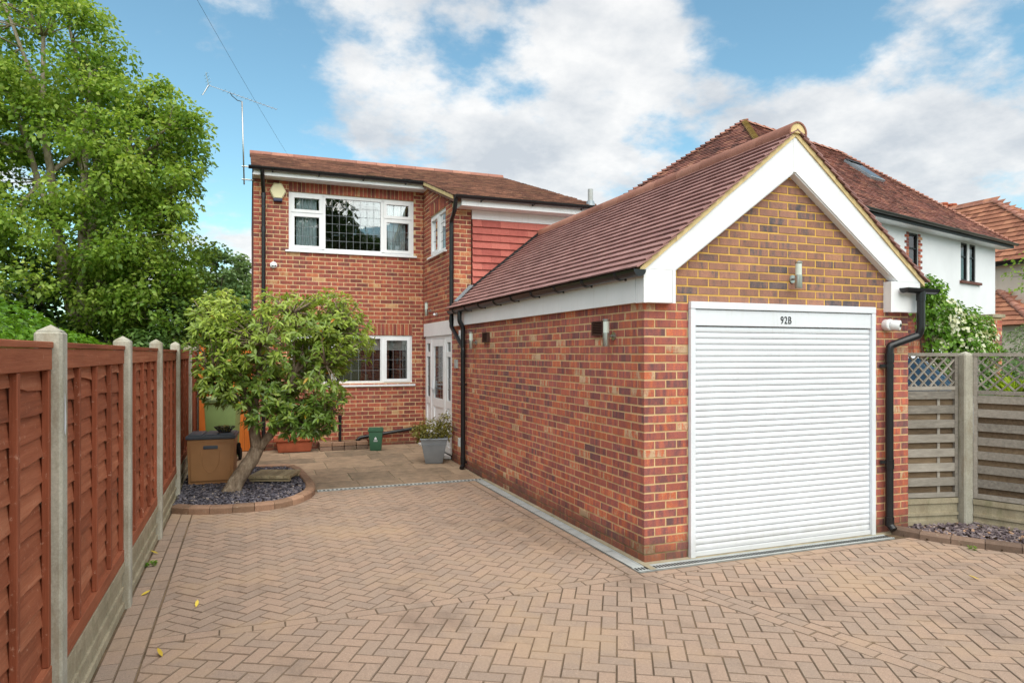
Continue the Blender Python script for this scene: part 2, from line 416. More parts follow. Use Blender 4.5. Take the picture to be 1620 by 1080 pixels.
M['slate'] = tile_mat('slate_chip', [(0, C(52, 50, 58)), (0.5, C(86, 84, 94)), (0.9, C(122, 118, 126)), (1, C(150, 138, 130))], rough=0.55)
M['slate_p'] = tile_mat('plum_slate_chip', [(0, C(72, 62, 66)), (0.5, C(112, 100, 104)), (0.9, C(146, 134, 134)), (1, C(186, 150, 120))], rough=0.6)
def ground_mat():
    m = Mat('ground', 1.0, 0.1)
    c = m.mix(m.remap(m.noise(0.5, 7, 0.7), 0.4, 0.6, 0, 1), C(74, 86, 48), C(104, 96, 74))
    m.color(m.scale(c, m.remap(m.noise(30, 4), 0.3, 0.7, 0.7, 1.2))); m.bump(m.noise(30, 5), 0.6, 0.02); return m.m
M['ground'] = ground_mat()
M['asphalt'] = plain('asphalt', C(92, 92, 94), 0.95, 0.2, var=0.15, vs_=3, bump=0.5, bs=120)

# ------------------------------------------------------------------ mesh helpers
class MB:
    def __init__(s): s.v = []; s.f = []; s.r = []
    def add(s, vs_, fs, rnd=None):
        o = len(s.v); s.v.extend([tuple(p) for p in vs_])
        if rnd is None: rnd = (R.random(), R.random(), R.random())
        for f in fs:
            s.f.append(tuple(i + o for i in f)); s.r.append(rnd)
        return s
    def join(s, o):
        k = len(s.v); s.v.extend(o.v); s.f.extend(tuple(i + k for i in f) for f in o.f); s.r.extend(o.r); return s
    def box(s, x0, x1, y0, y1, z0, z1, rnd=None):
        return s.add([(x0, y0, z0), (x1, y0, z0), (x1, y1, z0), (x0, y1, z0), (x0, y0, z1), (x1, y0, z1), (x1, y1, z1), (x0, y1, z1)],
                     [(0, 3, 2, 1), (4, 5, 6, 7), (0, 1, 5, 4), (1, 2, 6, 5), (2, 3, 7, 6), (3, 0, 4, 7)], rnd)
    def obox(s, c, ax, ay, az, hx, hy, hz, rnd=None):
        c = Vector(c); ax, ay, az = Vector(ax) * hx, Vector(ay) * hy, Vector(az) * hz
        p = [c + ax * i + ay * j + az * k for k in (-1, 1) for i, j in ((-1, -1), (1, -1), (1, 1), (-1, 1))]
        return s.add(p, [(0, 3, 2, 1), (4, 5, 6, 7), (0, 1, 5, 4), (1, 2, 6, 5), (2, 3, 7, 6), (3, 0, 4, 7)], rnd)
    def bar(s, a, b, w, h, up=(0, 0, 1), rnd=None):
        a, b = Vector(a), Vector(b); d = (b - a); L = d.length; d.normalize()
        sd = d.cross(Vector(up)).normalized(); u = sd.cross(d)
        return s.obox((a + b) / 2, d, sd, u, L / 2, w / 2, h / 2, rnd)
    def rbox(s, x0, x1, y0, y1, z0, z1, bev=0.01, seg=2, taper=0.0, rnd=None, M4=None):
        bm = bmesh.new(); bmesh.ops.create_cube(bm, size=1)
        for v in bm.verts:
            t = 1 - taper * (0.5 - v.co.z)
            v.co = Vector(((x0 + x1) / 2 + v.co.x * (x1 - x0) * t, (y0 + y1) / 2 + v.co.y * (y1 - y0) * t, (z0 + z1) / 2 + v.co.z * (z1 - z0)))
        bmesh.ops.bevel(bm, geom=bm.edges[:], offset=bev, segments=seg, profile=0.6, affect='EDGES')
        if M4 is not None: bm.transform(M4)
        s.addbm(bm, rnd); return s
    def addbm(s, bm, rnd=None):
        bm.verts.ensure_lookup_table(); bm.verts.index_update()
        s.add([v.co[:] for v in bm.verts], [[v.index for v in f.verts] for f in bm.faces], rnd); bm.free(); return s
    def tube(s, pts, rr, n=8, cap=True, rnd=None):
        pts = [Vector(p) for p in pts]
        if isinstance(rr, (int, float)): rr = [rr] * len(pts)
        vs_, fs = [], []
        ref = None
        for i, p in enumerate(pts):
            d = (pts[min(i + 1, len(pts) - 1)] - pts[max(i - 1, 0)])
            if d.length < 1e-9: d = Vector((0, 0, 1))
            d.normalize()
            if ref is None:
                ref = Vector((1, 0, 0)) if abs(d.x) < 0.8 else Vector((0, 1, 0))
            a = (ref - d * ref.dot(d)).normalized(); b = d.cross(a); ref = a
            for k in range(n):
                t = 2 * math.pi * k / n
                vs_.append(p + (a * math.cos(t) + b * math.sin(t)) * rr[i])
        for i in range(len(pts) - 1):
            for k in range(n):
                fs.append((i * n + k, i * n + (k + 1) % n, (i + 1) * n + (k + 1) % n, (i + 1) * n + k))
        if cap:
            fs.append(tuple(range(n - 1, -1, -1))); fs.append(tuple(range((len(pts) - 1) * n, len(pts) * n)))
        return s.add(vs_, fs, rnd)
    def lathe(s, prof, c, n=16, axis=(0, 0, 1), rnd=None):
        ax = Vector(axis).normalized(); a = ax.orthogonal().normalized(); b = ax.cross(a); c = Vector(c)
        vs_, fs = [], []
        for (r, h) in prof:
            for k in range(n):
                t = 2 * math.pi * k / n
                vs_.append(c + ax * h + (a * math.cos(t) + b * math.sin(t)) * r)
        for i in range(len(prof) - 1):
            for k in range(n):
                fs.append((i * n + k, i * n + (k + 1) % n, (i + 1) * n + (k + 1) % n, (i + 1) * n + k))
        fs.append(tuple(range(n - 1, -1, -1))); fs.append(tuple(range((len(prof) - 1) * n, len(prof) * n)))
        return s.add(vs_, fs, rnd)
    def prism(s, poly, axis, a, b, rnd=None):
        """poly: 2-D outline; axis 'x','y','z' extruded from a to b"""
        f = {'x': lambda p, t: (t, p[0], p[1]), 'y': lambda p, t: (p[0], t, p[1]), 'z': lambda p, t: (p[0], p[1], t)}[axis]
        n = len(poly)
        return s.add([f(p, a) for p in poly] + [f(p, b) for p in poly],
                     [tuple(range(n)), tuple(range(2 * n - 1, n - 1, -1))] + [(i, i + n, (i + 1) % n + n, (i + 1) % n) for i in range(n)], rnd)
    def xform(s, M4):
        s.v = [tuple(M4 @ Vector(p)) for p in s.v]; return s
    def center(s):
        a = np.array(s.v); return a.mean(0)
    def build(s, name, mat, parent=None, smooth=False):
        me = bpy.data.meshes.new(name)
        me.from_pydata(s.v, [], s.f)
        at = me.attributes.new('rnd', 'FLOAT_COLOR', 'FACE')
        if s.r:
            a = np.ones((len(s.r), 4), dtype=np.float32); a[:, :3] = s.r
            at.data.foreach_set('color', a.ravel())
        if smooth:
            me.shade_smooth() if smooth is True else me.set_sharp_from_angle(angle=rad(smooth))
        me.materials.append(M[mat] if isinstance(mat, str) else mat)
        return link(name, me, parent)

def link(name, data, parent=None):
    o = bpy.data.objects.new(name, data)
    col.objects.link(o)
    if parent is not None:
        o.parent = parent
        if parent.type == 'EMPTY': o.matrix_parent_inverse = Matrix.Translation(-parent.location)
    return o
def tag(o, label=None, cat=None, group=None, kind=None):
    if label: o['label'] = label
    if cat: o['category'] = cat
    if group: o['group'] = group
    if kind: o['kind'] = kind
    return o
def thing(name, loc, label, cat, group=None):
    o = bpy.data.objects.new(name, None); col.objects.link(o); o.location = loc; o.empty_display_size = 0.1
    return tag(o, label, cat, group)
def struct(o): o['kind'] = 'structure'; return o

ct, st_ = math.cos(rad(21.13)), math.sin(rad(21.13))
def size_on_screen(mb):
    c = mb.center(); d = c[0] * st_ + c[1] * ct
    if d < 0.4: return 0
    u = (c[0] * ct - c[1] * st_) / d; v = (c[2] - 1.81) / d
    inside = abs(u) < 0.76 and -0.5 < v < 0.53
    a = np.array(mb.v); ext = np.sort(a.max(0) - a.min(0))
    return (ext[1] * ext[2]) ** 0.5 / d * (1 if inside else 0.05)
def pieces(lst, name, mass, thing_, limit=300):
    """lst: (MB, material, parent). The largest on screen become objects, the rest one mass per material."""
    lst = sorted(lst, key=lambda q: -size_on_screen(q[0]))
    for mb, mat, par in lst[:limit]: mb.build(name, mat, par)
    rest = {}
    for mb, mat, par in lst[limit:]: rest.setdefault(mat, MB()).join(mb)
    for mat, mb in rest.items(): mb.build(mass, mat, thing_)['kind'] = 'stuff'

def chamfer_box_pts(face, s0, s1, z0, z1, d0, d1, ch=0.003):
    """brick: face(s,z,depth)->world; chamfered outer face at d1, back at d0"""
    p = [face(s, z, d0) for s, z in ((s0, z0), (s1, z0), (s1, z1), (s0, z1))]
    p += [face(s, z, d1 - ch) for s, z in ((s0, z0), (s1, z0), (s1, z1), (s0, z1))]
    p += [face(s, z, d1) for s, z in ((s0 + ch, z0 + ch), (s1 - ch, z0 + ch), (s1 - ch, z1 - ch), (s0 + ch, z1 - ch))]
    fs = []
    for k in (0, 4):
        for i in range(4):
            j = (i + 1) % 4
            fs.append((k + i, k + j, k + 4 + j, k + 4 + i))
    fs.append((8, 9, 10, 11))
    return p, fs

CO, BL, BH, J = 0.075, 0.213, 0.0625, 0.0122
def brnd():
    q = R.gauss(.46, .13)
    if R.random() < .07: q = R.uniform(.80, .98)
    return (min(max(q, 0.0), 1.0), R.random(), R.random())
def wall_rows(face, length, z0, z1, holes, parity, mat, parent, out, core, start_corner=False, end_corner=False, lim=None, deep=0.05, cd=0.1, co=CO, returns=False):
    """Stretcher bond. holes: (s0,s1,z0,z1). Appends brick pieces to out and the mortar body to core."""
    z = z0; k = parity; runs = []
    while z < z1 - 0.02:
        zt = min(z + co, z1); zm = (z + zt) / 2
        a, b = 0.0, length
        if lim: a, b = lim(zm)
        free = [(a, b)]
        for h in holes:
            if h[2] < zm < h[3]:
                nf = []
                for f in free:
                    if h[1] <= f[0] or h[0] >= f[1]: nf.append(f); continue
                    if h[0] > f[0]: nf.append((f[0], h[0]))
                    if h[1] < f[1]: nf.append((h[1], f[1]))
                free = nf
        free = [f for f in free if f[1] - f[0] > 0.02]
        runs.append((z, zt, free))
        s = 0.0 if (k % 2 == 0) else -(BL + J) / 2
        while s < length:
            e = s + BL
            for f in free:
                q0, q1 = max(s, f[0]), min(e, f[1])
                if q1 - q0 < 0.03: continue
                if returns and q0 < 0.01 and s < -0.01: continue      # the crossing wall's brick turns the corner here
                dj = R.uniform(-0.0015, 0.0015)
                zj = R.uniform(-0.001, 0.001)
                dd = 0.1 if (start_corner and q0 < 0.01) or (end_corner and q1 > length - 0.01) else deep
                mb = MB(); mb.add(*chamfer_box_pts(face, q0 + R.uniform(-.001, .001), q1, z + J / 2 + zj, min(z + J / 2 + BH, zt - 0.003) + zj, -dd, dj), brnd())
                out.append((mb, mat, parent))
            s += BL + J
        z += co; k += 1
    # mortar body: merge equal runs
    i = 0
    while i < len(runs):
        j = i
        while j + 1 < len(runs) and runs[j + 1][2] == runs[i][2] and not lim: j += 1
        for f in runs[i][2]:
            p = [face(s, zz_, d) for d in (-cd, -0.0035) for s, zz_ in ((f[0] + .002, runs[i][0]), (f[1] - .002, runs[i][0]), (f[1] - .002, runs[j][1]), (f[0] + .002, runs[j][1]))]
            core.add(p, [(0, 3, 2, 1), (4, 5, 6, 7), (0, 1, 5, 4), (1, 2, 6, 5), (2, 3, 7, 6), (3, 0, 4, 7)])
        i = j + 1
def soldiers(face, s0, s1, z0, z1, mat, parent, out):
    n = max(1, round((s1 - s0) / CO)); w = (s1 - s0) / n
    for i in range(n):
        mb = MB(); mb.add(*chamfer_box_pts(face, s0 + i * w + .005, s0 + (i + 1) * w - .005, z0 + .005, z1 - .005, -.05, R.uniform(-.001, .002)), brnd())
        out.append((mb, mat, parent))

# ------------------------------------------------------------------ ground, drive, patio
g = MB(); g.add([(-600, -600, -0.06), (600, -600, -0.06), (600, 900, -0.06), (-600, 900, -0.06)], [(0, 1, 2, 3)])
struct(g.build('ground', 'ground'))
road = MB(); road.box(6.9, 40, -6, 10.4, -0.3, -0.03)
struct(road.build('neighbour_forecourt', 'asphalt'))
drive = MB(); drive.box(-0.84, 9.0, -5, 9.34, -0.25, -0.0050)
drive_o = struct(drive.build('driveway', 'sand'))

def clip(poly, nx, ny, c):
    out = []
    for i in range(len(poly)):
        a, b = poly[i], poly[(i + 1) % len(poly)]
        da, db = nx * a[0] + ny * a[1] - c, nx * b[0] + ny * b[1] - c
        if da <= 0: out.append(a)
        if (da < 0 < db) or (db < 0 < da):
            t = da / (da - db); out.append((a[0] + (b[0] - a[0]) * t, a[1] + (b[1] - a[1]) * t))
    return out
def area(p): return 0.5 * abs(sum(p[i][0] * p[(i + 1) % len(p)][1] - p[(i + 1) % len(p)][0] * p[i][1] for i in range(len(p))))
def inset(p, d):
    n = len(p); sg = sum(p[i][0] * p[(i + 1) % n][1] - p[(i + 1) % n][0] * p[i][1] for i in range(n))
    if sg < 0: p = p[::-1]
    q = p
    for i in range(n):
        a, b = p[i], p[(i + 1) % n]
        ex, ey = b[0] - a[0], b[1] - a[1]; L = math.hypot(ex, ey)
        if L < 1e-6: continue
        nx, ny = ey / L, -ex / L
        q = clip(q, nx, ny, nx * a[0] + ny * a[1] - d)
        if len(q) < 3: return []
    r_ = []
    for a in q:
        if not r_ or math.hypot(a[0] - r_[-1][0], a[1] - r_[-1][1]) > 5e-4: r_.append(a)
    if len(r_) > 2 and math.hypot(r_[0][0] - r_[-1][0], r_[0][1] - r_[-1][1]) < 5e-4: r_.pop()
    return r_ if len(r_) > 2 else []
def paver(poly, out, ztop=0.0, gap=0.0026, ch=0.0042, depth=0.04, mat='paver', rnd=None, parent=None, zf=None, tilt=0.0025):
    a = inset(poly, gap)
    if len(a) < 3 or area(a) < 6e-4: return
    b = inset(a, ch)
    if len(b) < 3: return
    dz = R.uniform(-0.002, 0.002); tx, ty = R.uniform(-tilt, tilt), R.uniform(-tilt, tilt)
    cx_ = sum(p[0] for p in a) / len(a); cy_ = sum(p[1] for p in a) / len(a)
    def z(p): return ztop + (zf(p) if zf else 0) + dz + (p[0] - cx_) * tx * 4 + (p[1] - cy_) * ty * 4
    mb = MB(); rd = rnd or (R.uniform(.3, 1), R.random(), R.random()); rc = (R.uniform(0, .09), rd[1], rd[2]) if mat == 'paver' else rd     # dirt lies on the chamfers
    n, m = len(a), len(b)
    mb.add([(p[0], p[1], z(p) - ch * 0.8) for p in a] + [(p[0], p[1], z(p) - depth) for p in a], [(i + n, (i + 1) % n + n, (i + 1) % n, i) for i in range(n)], rd)
    mb.add([(p[0], p[1], z(p)) for p in b], [tuple(range(m))], rd)
    if n == m:   # chamfer ring
        mb.add([(p[0], p[1], z(p) - ch * 0.8) for p in a] + [(p[0], p[1], z(p)) for p in b], [(i, (i + 1) % n, (i + 1) % n + n, i + n) for i in range(n)], rc)
    else:
        mb.add([(p[0], p[1], z(p) - ch * 0.8) for p in a], [tuple(range(n))], rd)
    out.append((mb, mat, parent))
PV = []
def herring(ang, origin, ext, clips):
    ca, sa = math.cos(rad(ang)), math.sin(rad(ang)); w = 0.1035
    n = int(ext / w)
    for i in range(-n, n):
        for j in range(-n, n):
            m4 = (i - j) % 4
            if m4 == 0: cell = (i, j, 2, 1)      # fills residues 0 and 1
            elif m4 == 3: cell = (i, j, 1, 2)    # fills residues 3 and 2
            else: continue
            x0, y0, cw, chh = cell
            poly = [(x0 * w, y0 * w), ((x0 + cw) * w, y0 * w), ((x0 + cw) * w, (y0 + chh) * w), (x0 * w, (y0 + chh) * w)]
            poly = [(origin[0] + p[0] * ca - p[1] * sa, origin[1] + p[0] * sa + p[1] * ca) for p in poly]
            cxp, cyp = poly[0]
            if not (-2 < cxp < 9.5 and 0.6 < cyp < 9.8): continue
            for c in clips:
                poly = clip(poly, *c)
                if len(poly) < 3: break
            if len(poly) >= 3: paver(poly, PV, parent=drive_o)
B2a, B2b = (2.96, 4.78), (3.50, 2.95)          # left and running direction of the two-row band
ex, ey = B2b[0] - B2a[0], B2b[1] - B2a[1]; L = math.hypot(ex, ey); ex, ey = ex / L, ey / L
nx, ny = -ey, ex                                # points right (towards +x)
if nx < 0: nx, ny = -nx, -ny
cL = nx * B2a[0] + ny * B2a[1]; cR = cL + 0.206
YB = 4.775
herring(45, (0, 7), 8, [(0, -1, -(YB + 0.103)), (-1, 0, 0.575), (1, 0, 2.905), (0, 1, 9.245)])
herring(-30, (1, 3), 8, [(0, 1, YB), (nx, ny, cL), (-1, 0, 0.575)])
herring(-30, (5, 3.02), 7.5, [(0, 1, 4.775), (-nx, -ny, -cR), (1, 0, 6.9)])
def course(p0, p1, w, out, off=0.0):
    p0, p1 = Vector(p0), Vector(p1); d = (p1 - p0); L_ = d.length; d.normalize(); s = Vector((-d.y, d.x))
    t = -off
    while t < L_:
        a, b = max(t, 0), min(t + 0.203, L_)
        if b - a > 0.02:
            q = [p0 + d * a, p0 + d * b, p0 + d * b + s * w, p0 + d * a + s * w]
            paver([tuple(v) for v in q], out, parent=drive_o)
        t += 0.203
course((-0.575, YB), (3.0, YB), 0.103, PV)
course((-0.69, 1.0), (-0.69, 8.6), -0.11, PV); course((-0.685, 1.0), (-0.685, 8.6), -0.112, PV, 0.1) if False else None
course((-0.69, 1.0), (-0.69, 8.6), 0.108, PV, 0.1)
course((2.91, YB + .103), (2.91, 9.24), -0.1, PV)
course((3.0, YB), (6.9, YB), 0.10, PV, 0.05)
pL = (B2a[0], B2a[1]); far = 4.4
course(pL, (pL[0] + ex * far, pL[1] + ey * far), 0.103, PV)
pR = (pL[0] + nx * 0.103, pL[1] + ny * 0.103)
course(pR, (pR[0] + ex * far, pR[1] + ey * far), 0.103, PV, 0.1)
# keep only what does not lie beneath the garage or the front drain
PV = [q for q in PV if not (q[0].center()[0] > 2.99 and q[0].center()[1] > 4.885)]
pieces(PV, 'paver', 'paver_field', drive_o, 300)

def patz(p): return 0.018 * max(0, p[1] - 9.4)
patio = MB(); patio.add([(-0.8, 9.34, -0.2), (3.2, 9.34, -0.2), (3.2, 13.05, -0.2), (-0.8, 13.05, -0.2), (-0.8, 9.34, -0.012), (3.2, 9.34, -0.012), (3.2, 13.05, 0.054), (-0.8, 13.05, 0.054)],
    [(0, 3, 2, 1), (4, 5, 6, 7), (0, 1, 5, 4), (1, 2, 6, 5), (2, 3, 7, 6), (3, 0, 4, 7)])
patio_o = struct(patio.build('patio', 'grav'))
SL = []
y = 9.385
for hrow in (0.46, 0.6, 0.45, 0.6, 0.45, 0.6, 0.46):
    x = -0.8 - R.uniform(0, .3); yt = min(y + hrow, 13.0)
    while x < 3.17:
        w = R.choice((0.45, 0.6, 0.6, 0.9)); x1 = min(x + w, 3.17)
        if x1 - x > 0.06: paver([(max(x, -.8), y), (x1, y), (x1, yt), (max(x, -.8), yt)], SL, gap=0.005, ch=0.006, mat='slab', parent=patio_o, zf=patz, tilt=0.001)
        x = x1 + 1e-4
        if x >= 3.169: break
    y = yt
pieces(SL, 'slab', 'slab_field', patio_o, 300)

# ------------------------------------------------------------------ garage
GX0, GX1, GY0, GYB = 3.184, 6.32, 5.086, 10.9
GZ = 2.25
garage = thing('brick_garage', (4.75, 8, 0), 'attached brick garage with white roller door and dark red tiled gable roof', 'garage')
GB = []
faceY = lambda x0, Y: (lambda s, z, d: (x0 + s, Y - d, z))
faceX = lambda X, y0: (lambda s, z, d: (X - d, y0 + s, z))
f_front, f_side = faceY(GX0, GY0), faceX(GX0, GY0)
fw = MB().build('front_wall', 'mortar', garage); sw = MB().build('side_wall', 'mortar', garage); gw = MB().build('gable_wall', 'mortar_y', garage)
def fill(o, mb):
    me = o.data; me.clear_geometry(); me.from_pydata(mb.v, [], mb.f)
    return o
cf, cs, cg = MB(), MB(), MB()
DX0, DX1, DZ = 3.636 - GX0, 5.82 - GX0, 2.25
wall_rows(f_front, GX1 - GX0, 0, GZ, [(DX0, DX1, -1, DZ)], 0, 'brick_g', fw, GB, cf, True, True, returns=True)
# rows with even parity in front hold a full stretcher at the corner; the flank then starts with that brick's end
HOLE_DOOR = (11.03 - GY0, 12.93 - GY0, -1, 2.36)
wall_rows(f_side, GYB - GY0 + .12, 0, GZ, [], 1, 'brick_g', sw, GB, cs, True, False, returns=True)
apexX, apexZ = 4.755, 3.90
def glim(z):
    q = apexX - GX0 - (3.76 - z) / 0.8
    return (max(0.16, q), min(GX1 - GX0 - 0.16, 2 * (apexX - GX0) - q))
f_gab = faceY(GX0, GY0)
wall_rows(f_gab, GX1 - GX0, GZ, 3.75, [], 0, 'brick_gable', gw, GB, cg, lim=glim)
cf.box(GX1 - .1, GX1 - 0.002, GY0 + 0.11, GYB, 0, 2.4); cf.box(GX0 + .15, GX1 - .15, GY0 + .1, GY0 + .2, 2.25, 2.6)
fill(fw, cf); fill(sw, cs); fill(gw, cg)
pieces(GB, 'brick', 'brickwork', garage, 300)

# roller door
rd = MB(); YD = GY0 - 0.035
rd.box(3.640, 5.815, YD + .03, GY0 + 0.1, 2.155, 2.245); rd.box(3.640, 3.70, YD + .03, GY0 + 0.1, 0, 2.15); rd.box(5.755, 5.815, YD + .03, GY0 + 0.1, 0, 2.15)
rdo = rd.build('roller_door', 'door_white', garage)
for nm, a in (('door_head', (3.632, 5.822, YD - .012, YD + .028, 2.20, 2.262)), ('guide_rail', (3.632, 3.682, YD - .01, YD + .028, 0.0, 2.197)), ('guide_rail', (5.772, 5.822, YD - .01, YD + .028, 0.0, 2.197))):
    MB().rbox(*a, bev=.004).build(nm, 'door_white', rdo)
MB().rbox(3.684, 5.770, YD + .004, YD + .028, 2.052, 2.192, bev=.005).build('door_box', 'door_white', rdo)
z = 0.055; pitch = (2.046 - 0.055) / 37
for i in range(37):
    z0 = z + i * pitch; z1 = z0 + pitch
    prof = [(YD + .05, z0)]
    for k in range(6):
        t = k / 5; prof.append((YD + .028 - .008 * math.sin(math.pi * (0.12 + .83 * t)), z0 + .003 + (pitch - .006) * t))
    prof.append((YD + .05, z1 - .001))
    MB().prism([(p[0], p[1]) for p in prof], 'x', 3.684, 5.770).build('slat', 'door_white', rdo)
MB().rbox(3.684, 5.770, YD + .006, YD + .04, 0.012, .054, bev=.004).build('bottom_rail', 'door_white', rdo)
tx = bpy.data.curves.new('house_number', 'FONT'); tx.body = '92B'; tx.size = 0.098; tx.extrude = 0.002; tx.align_x = 'CENTER'; tx.space_character = 1.15
tx.materials.append(M['black'])
tmp = bpy.data.objects.new('house_number_curve', tx); col.objects.link(tmp)
me_t = bpy.data.meshes.new_from_object(tmp); bpy.data.objects.remove(tmp); bpy.data.curves.remove(tx)
to = link('house_number', me_t, rdo); to.matrix_parent_inverse = Matrix.Identity(4)
to.location = (4.70, YD + .001, 2.082); to.rotation_euler = (rad(90), 0, 0); to.scale = (0.78, 1, 1)

# barge boards, fascia, boxes
AL, AR, YG = 3.13, 6.38, 5.0
for sg in (-1, 1):
    a, s = (AL, 1) if sg < 0 else (AR, -1)
    MB().prism([(a, 2.522), (a + s * .307, 2.522), (apexX, 3.498), (apexX, 3.825)], 'y', YG, YG + .02).build('barge_board', 'white', garage)
    MB().prism([(a + s * .307, 2.522), (a + s * .325, 2.522), (apexX, 3.483), (apexX, 3.498)], 'y', YG + .012, GY0 + .01).build('verge_soffit', 'white', garage)
    for k in range(14):      # bedding mortar under each tile end
        t0, t1 = k / 14, (k + 1) / 14; x0 = a - s * .045; X0, X1 = x0 + (apexX - x0) * t0, x0 + (apexX - x0) * t1
        zb0, zb1 = 2.522 + (X0 - a) * s * .802 - .004, 2.522 + (X1 - a) * s * .802 - .004
        MB().prism([(X0, zb0), (X1, zb1), (X1, zb1 + .050 + R.uniform(-.006, .004)), (X0, zb0 + .052 + R.uniform(-.006, .004))], 'y', YG - .014 + R.uniform(-.004, .004), YG + .06).build('verge_mortar', 'verge_mortar', garage)
MB().box(apexX - .02, apexX + .02, YG - .004, YG, 3.49, 3.80).build('apex_trim', 'white', garage)
MB().rbox(AL, AL + .305, YG, GY0 + .05, 2.238, 2.521, bev=.003).build('box_end', 'white', garage)
MB().rbox(5.975, AR, YG, GY0 + .05, 2.218, 2.521, bev=.003).build('box_end', 'white', garage)
for x in (AL - .008, AL + .28):
    MB().box(x, x + .03, YG - .008, YG - .0005, 2.236, 2.52).build('corner_trim', 'white', garage)
MB().box(5.967, 6.0, YG - .008, YG - .0005, 2.216, 2.52).build('corner_trim', 'white', garage)
MB().box(AL - .002, AL + .016, GY0 + .055, 8.0, 2.244, 2.53).build('fascia_board', 'white', garage)
MB().box(AL - .002, AL + .016, 8.004, 10.72, 2.244, 2.53).build('fascia_board', 'white', garage)
MB().box(AL + .017, GX0 + .004, GY0 + .055, 10.72, 2.247, 2.262).build('soffit', 'white', garage)
MB().box(AR - .02, AR, GY0 + .055, 10.9, 2.26, 2.52).build('fascia_board', 'white', garage)

# garage roof
tilt_n = Vector((-0.8, 0, 1)).normalized()
roofc = MB()
def rz(x): return 3.872 - 0.8 * abs(x - apexX)
roofc.prism([(3.10, rz(3.10)), (apexX, rz(apexX)), (6.41, rz(6.41)), (6.41, rz(6.41) - .03), (apexX, rz(apexX) - .03), (3.10, rz(3.10) - .03)], 'y', 5.02, GYB + .02)
groof = roofc.build('roof', 'black_wood', garage)
TL = []
gauge, tw = 0.1065, 0.165
slen = math.hypot(1.70, 1.70 * .8)
def tile(out, o, along, up, nrm_, w, ln, th, lift, mat, parent, curve=0.0):
    """o = tail-centre on the batten plane"""
    a = o - along * (w / 2); mb = MB()
    tail = nrm_ * (lift + R.uniform(-.0015, .0015)); head = nrm_ * 0.004
    j = along * R.uniform(-.001, .001)
    p = [a + tail - nrm_ * th + j, a + along * w + tail - nrm_ * th + j, a + along * w + up * ln + head - nrm_ * th * .5, a + up * ln + head - nrm_ * th * .5,
         a + tail + j, a + along * w + tail + j, a + along * w + up * ln + head, a + up * ln + head]
    mb.add(p, [(4, 5, 6, 7), (0, 1, 5, 4), (1, 2, 6, 5), (3, 0, 4, 7), (0, 3, 2, 1)])
    out.append((mb, mat, parent))
for sg in (-1, 1):
    up = Vector((-sg, 0, .8)).normalized(); nn = Vector((sg * .8, 0, 1)).normalized()
    x_e = 3.055 if sg < 0 else 6.455
    base = Vector((x_e, 0, rz(x_e)))
    nrow = int(slen / gauge) + 0
    for r_ in range(nrow):
        y = YG - .04 + (0 if r_ % 2 == 0 else -tw / 2)
        while y < GYB + 0.02:
            y0, y1 = max(y, YG - .04), min(y + tw, GYB + .03)
            if y1 - y0 > .03:
                o = base + up * (gauge * r_) + Vector((0, (y0 + y1) / 2, 0))
                tile(TL, o, Vector((0, 1, 0)), up, nn, y1 - y0 - .0015, gauge * 1.55, 0.016, 0.034, 'tile_g', groof)
            y += tw
pieces(TL, 'roof_tile', 'roof_tiling', garage, 300)
# ridge
y = YG - .045
while y < GYB:
    y1 = min(y + .45, GYB + .02)
    prof = []
    for k in range(13):
        t = math.pi * (k / 12 * 1.16 - .08); prof.append((apexX - .104 * math.cos(t), 3.845 + .104 * math.sin(t)))
    for k in range(12, -1, -1):
        t = math.pi * (k / 12 * 1.16 - .08); prof.append((apexX - .090 * math.cos(t), 3.845 + .090 * math.sin(t)))
    mb = MB(); n = 13; rd_ = (R.random(), R.random(), R.random())
    P0 = [(p[0], y, p[1]) for p in prof]; P1 = [(p[0], y1 - .004, p[1]) for p in prof]
    mb.add(P0 + P1, [(i, i + 1, i + 27, i + 26) for i in range(25)] + [(25, 0, 26, 51)] + [(i, 25 - i, 24 - i, i + 1) for i in range(12)] + [(i + 26, i + 27, 50 - i, 51 - i) for i in range(12)], rd_)
    mb.build('ridge_tile', 'ridge', garage, smooth=40)
    y = y1
    if y >= GYB: break
mm = MB()
mm.prism([(apexX + .088 * math.cos(t * math.pi / 10), 3.845 + .088 * math.sin(t * math.pi / 10)) for t in range(11)], 'y', YG - .036, 5.04)
mm.build('ridge_mortar', 'verge_mortar', garage)

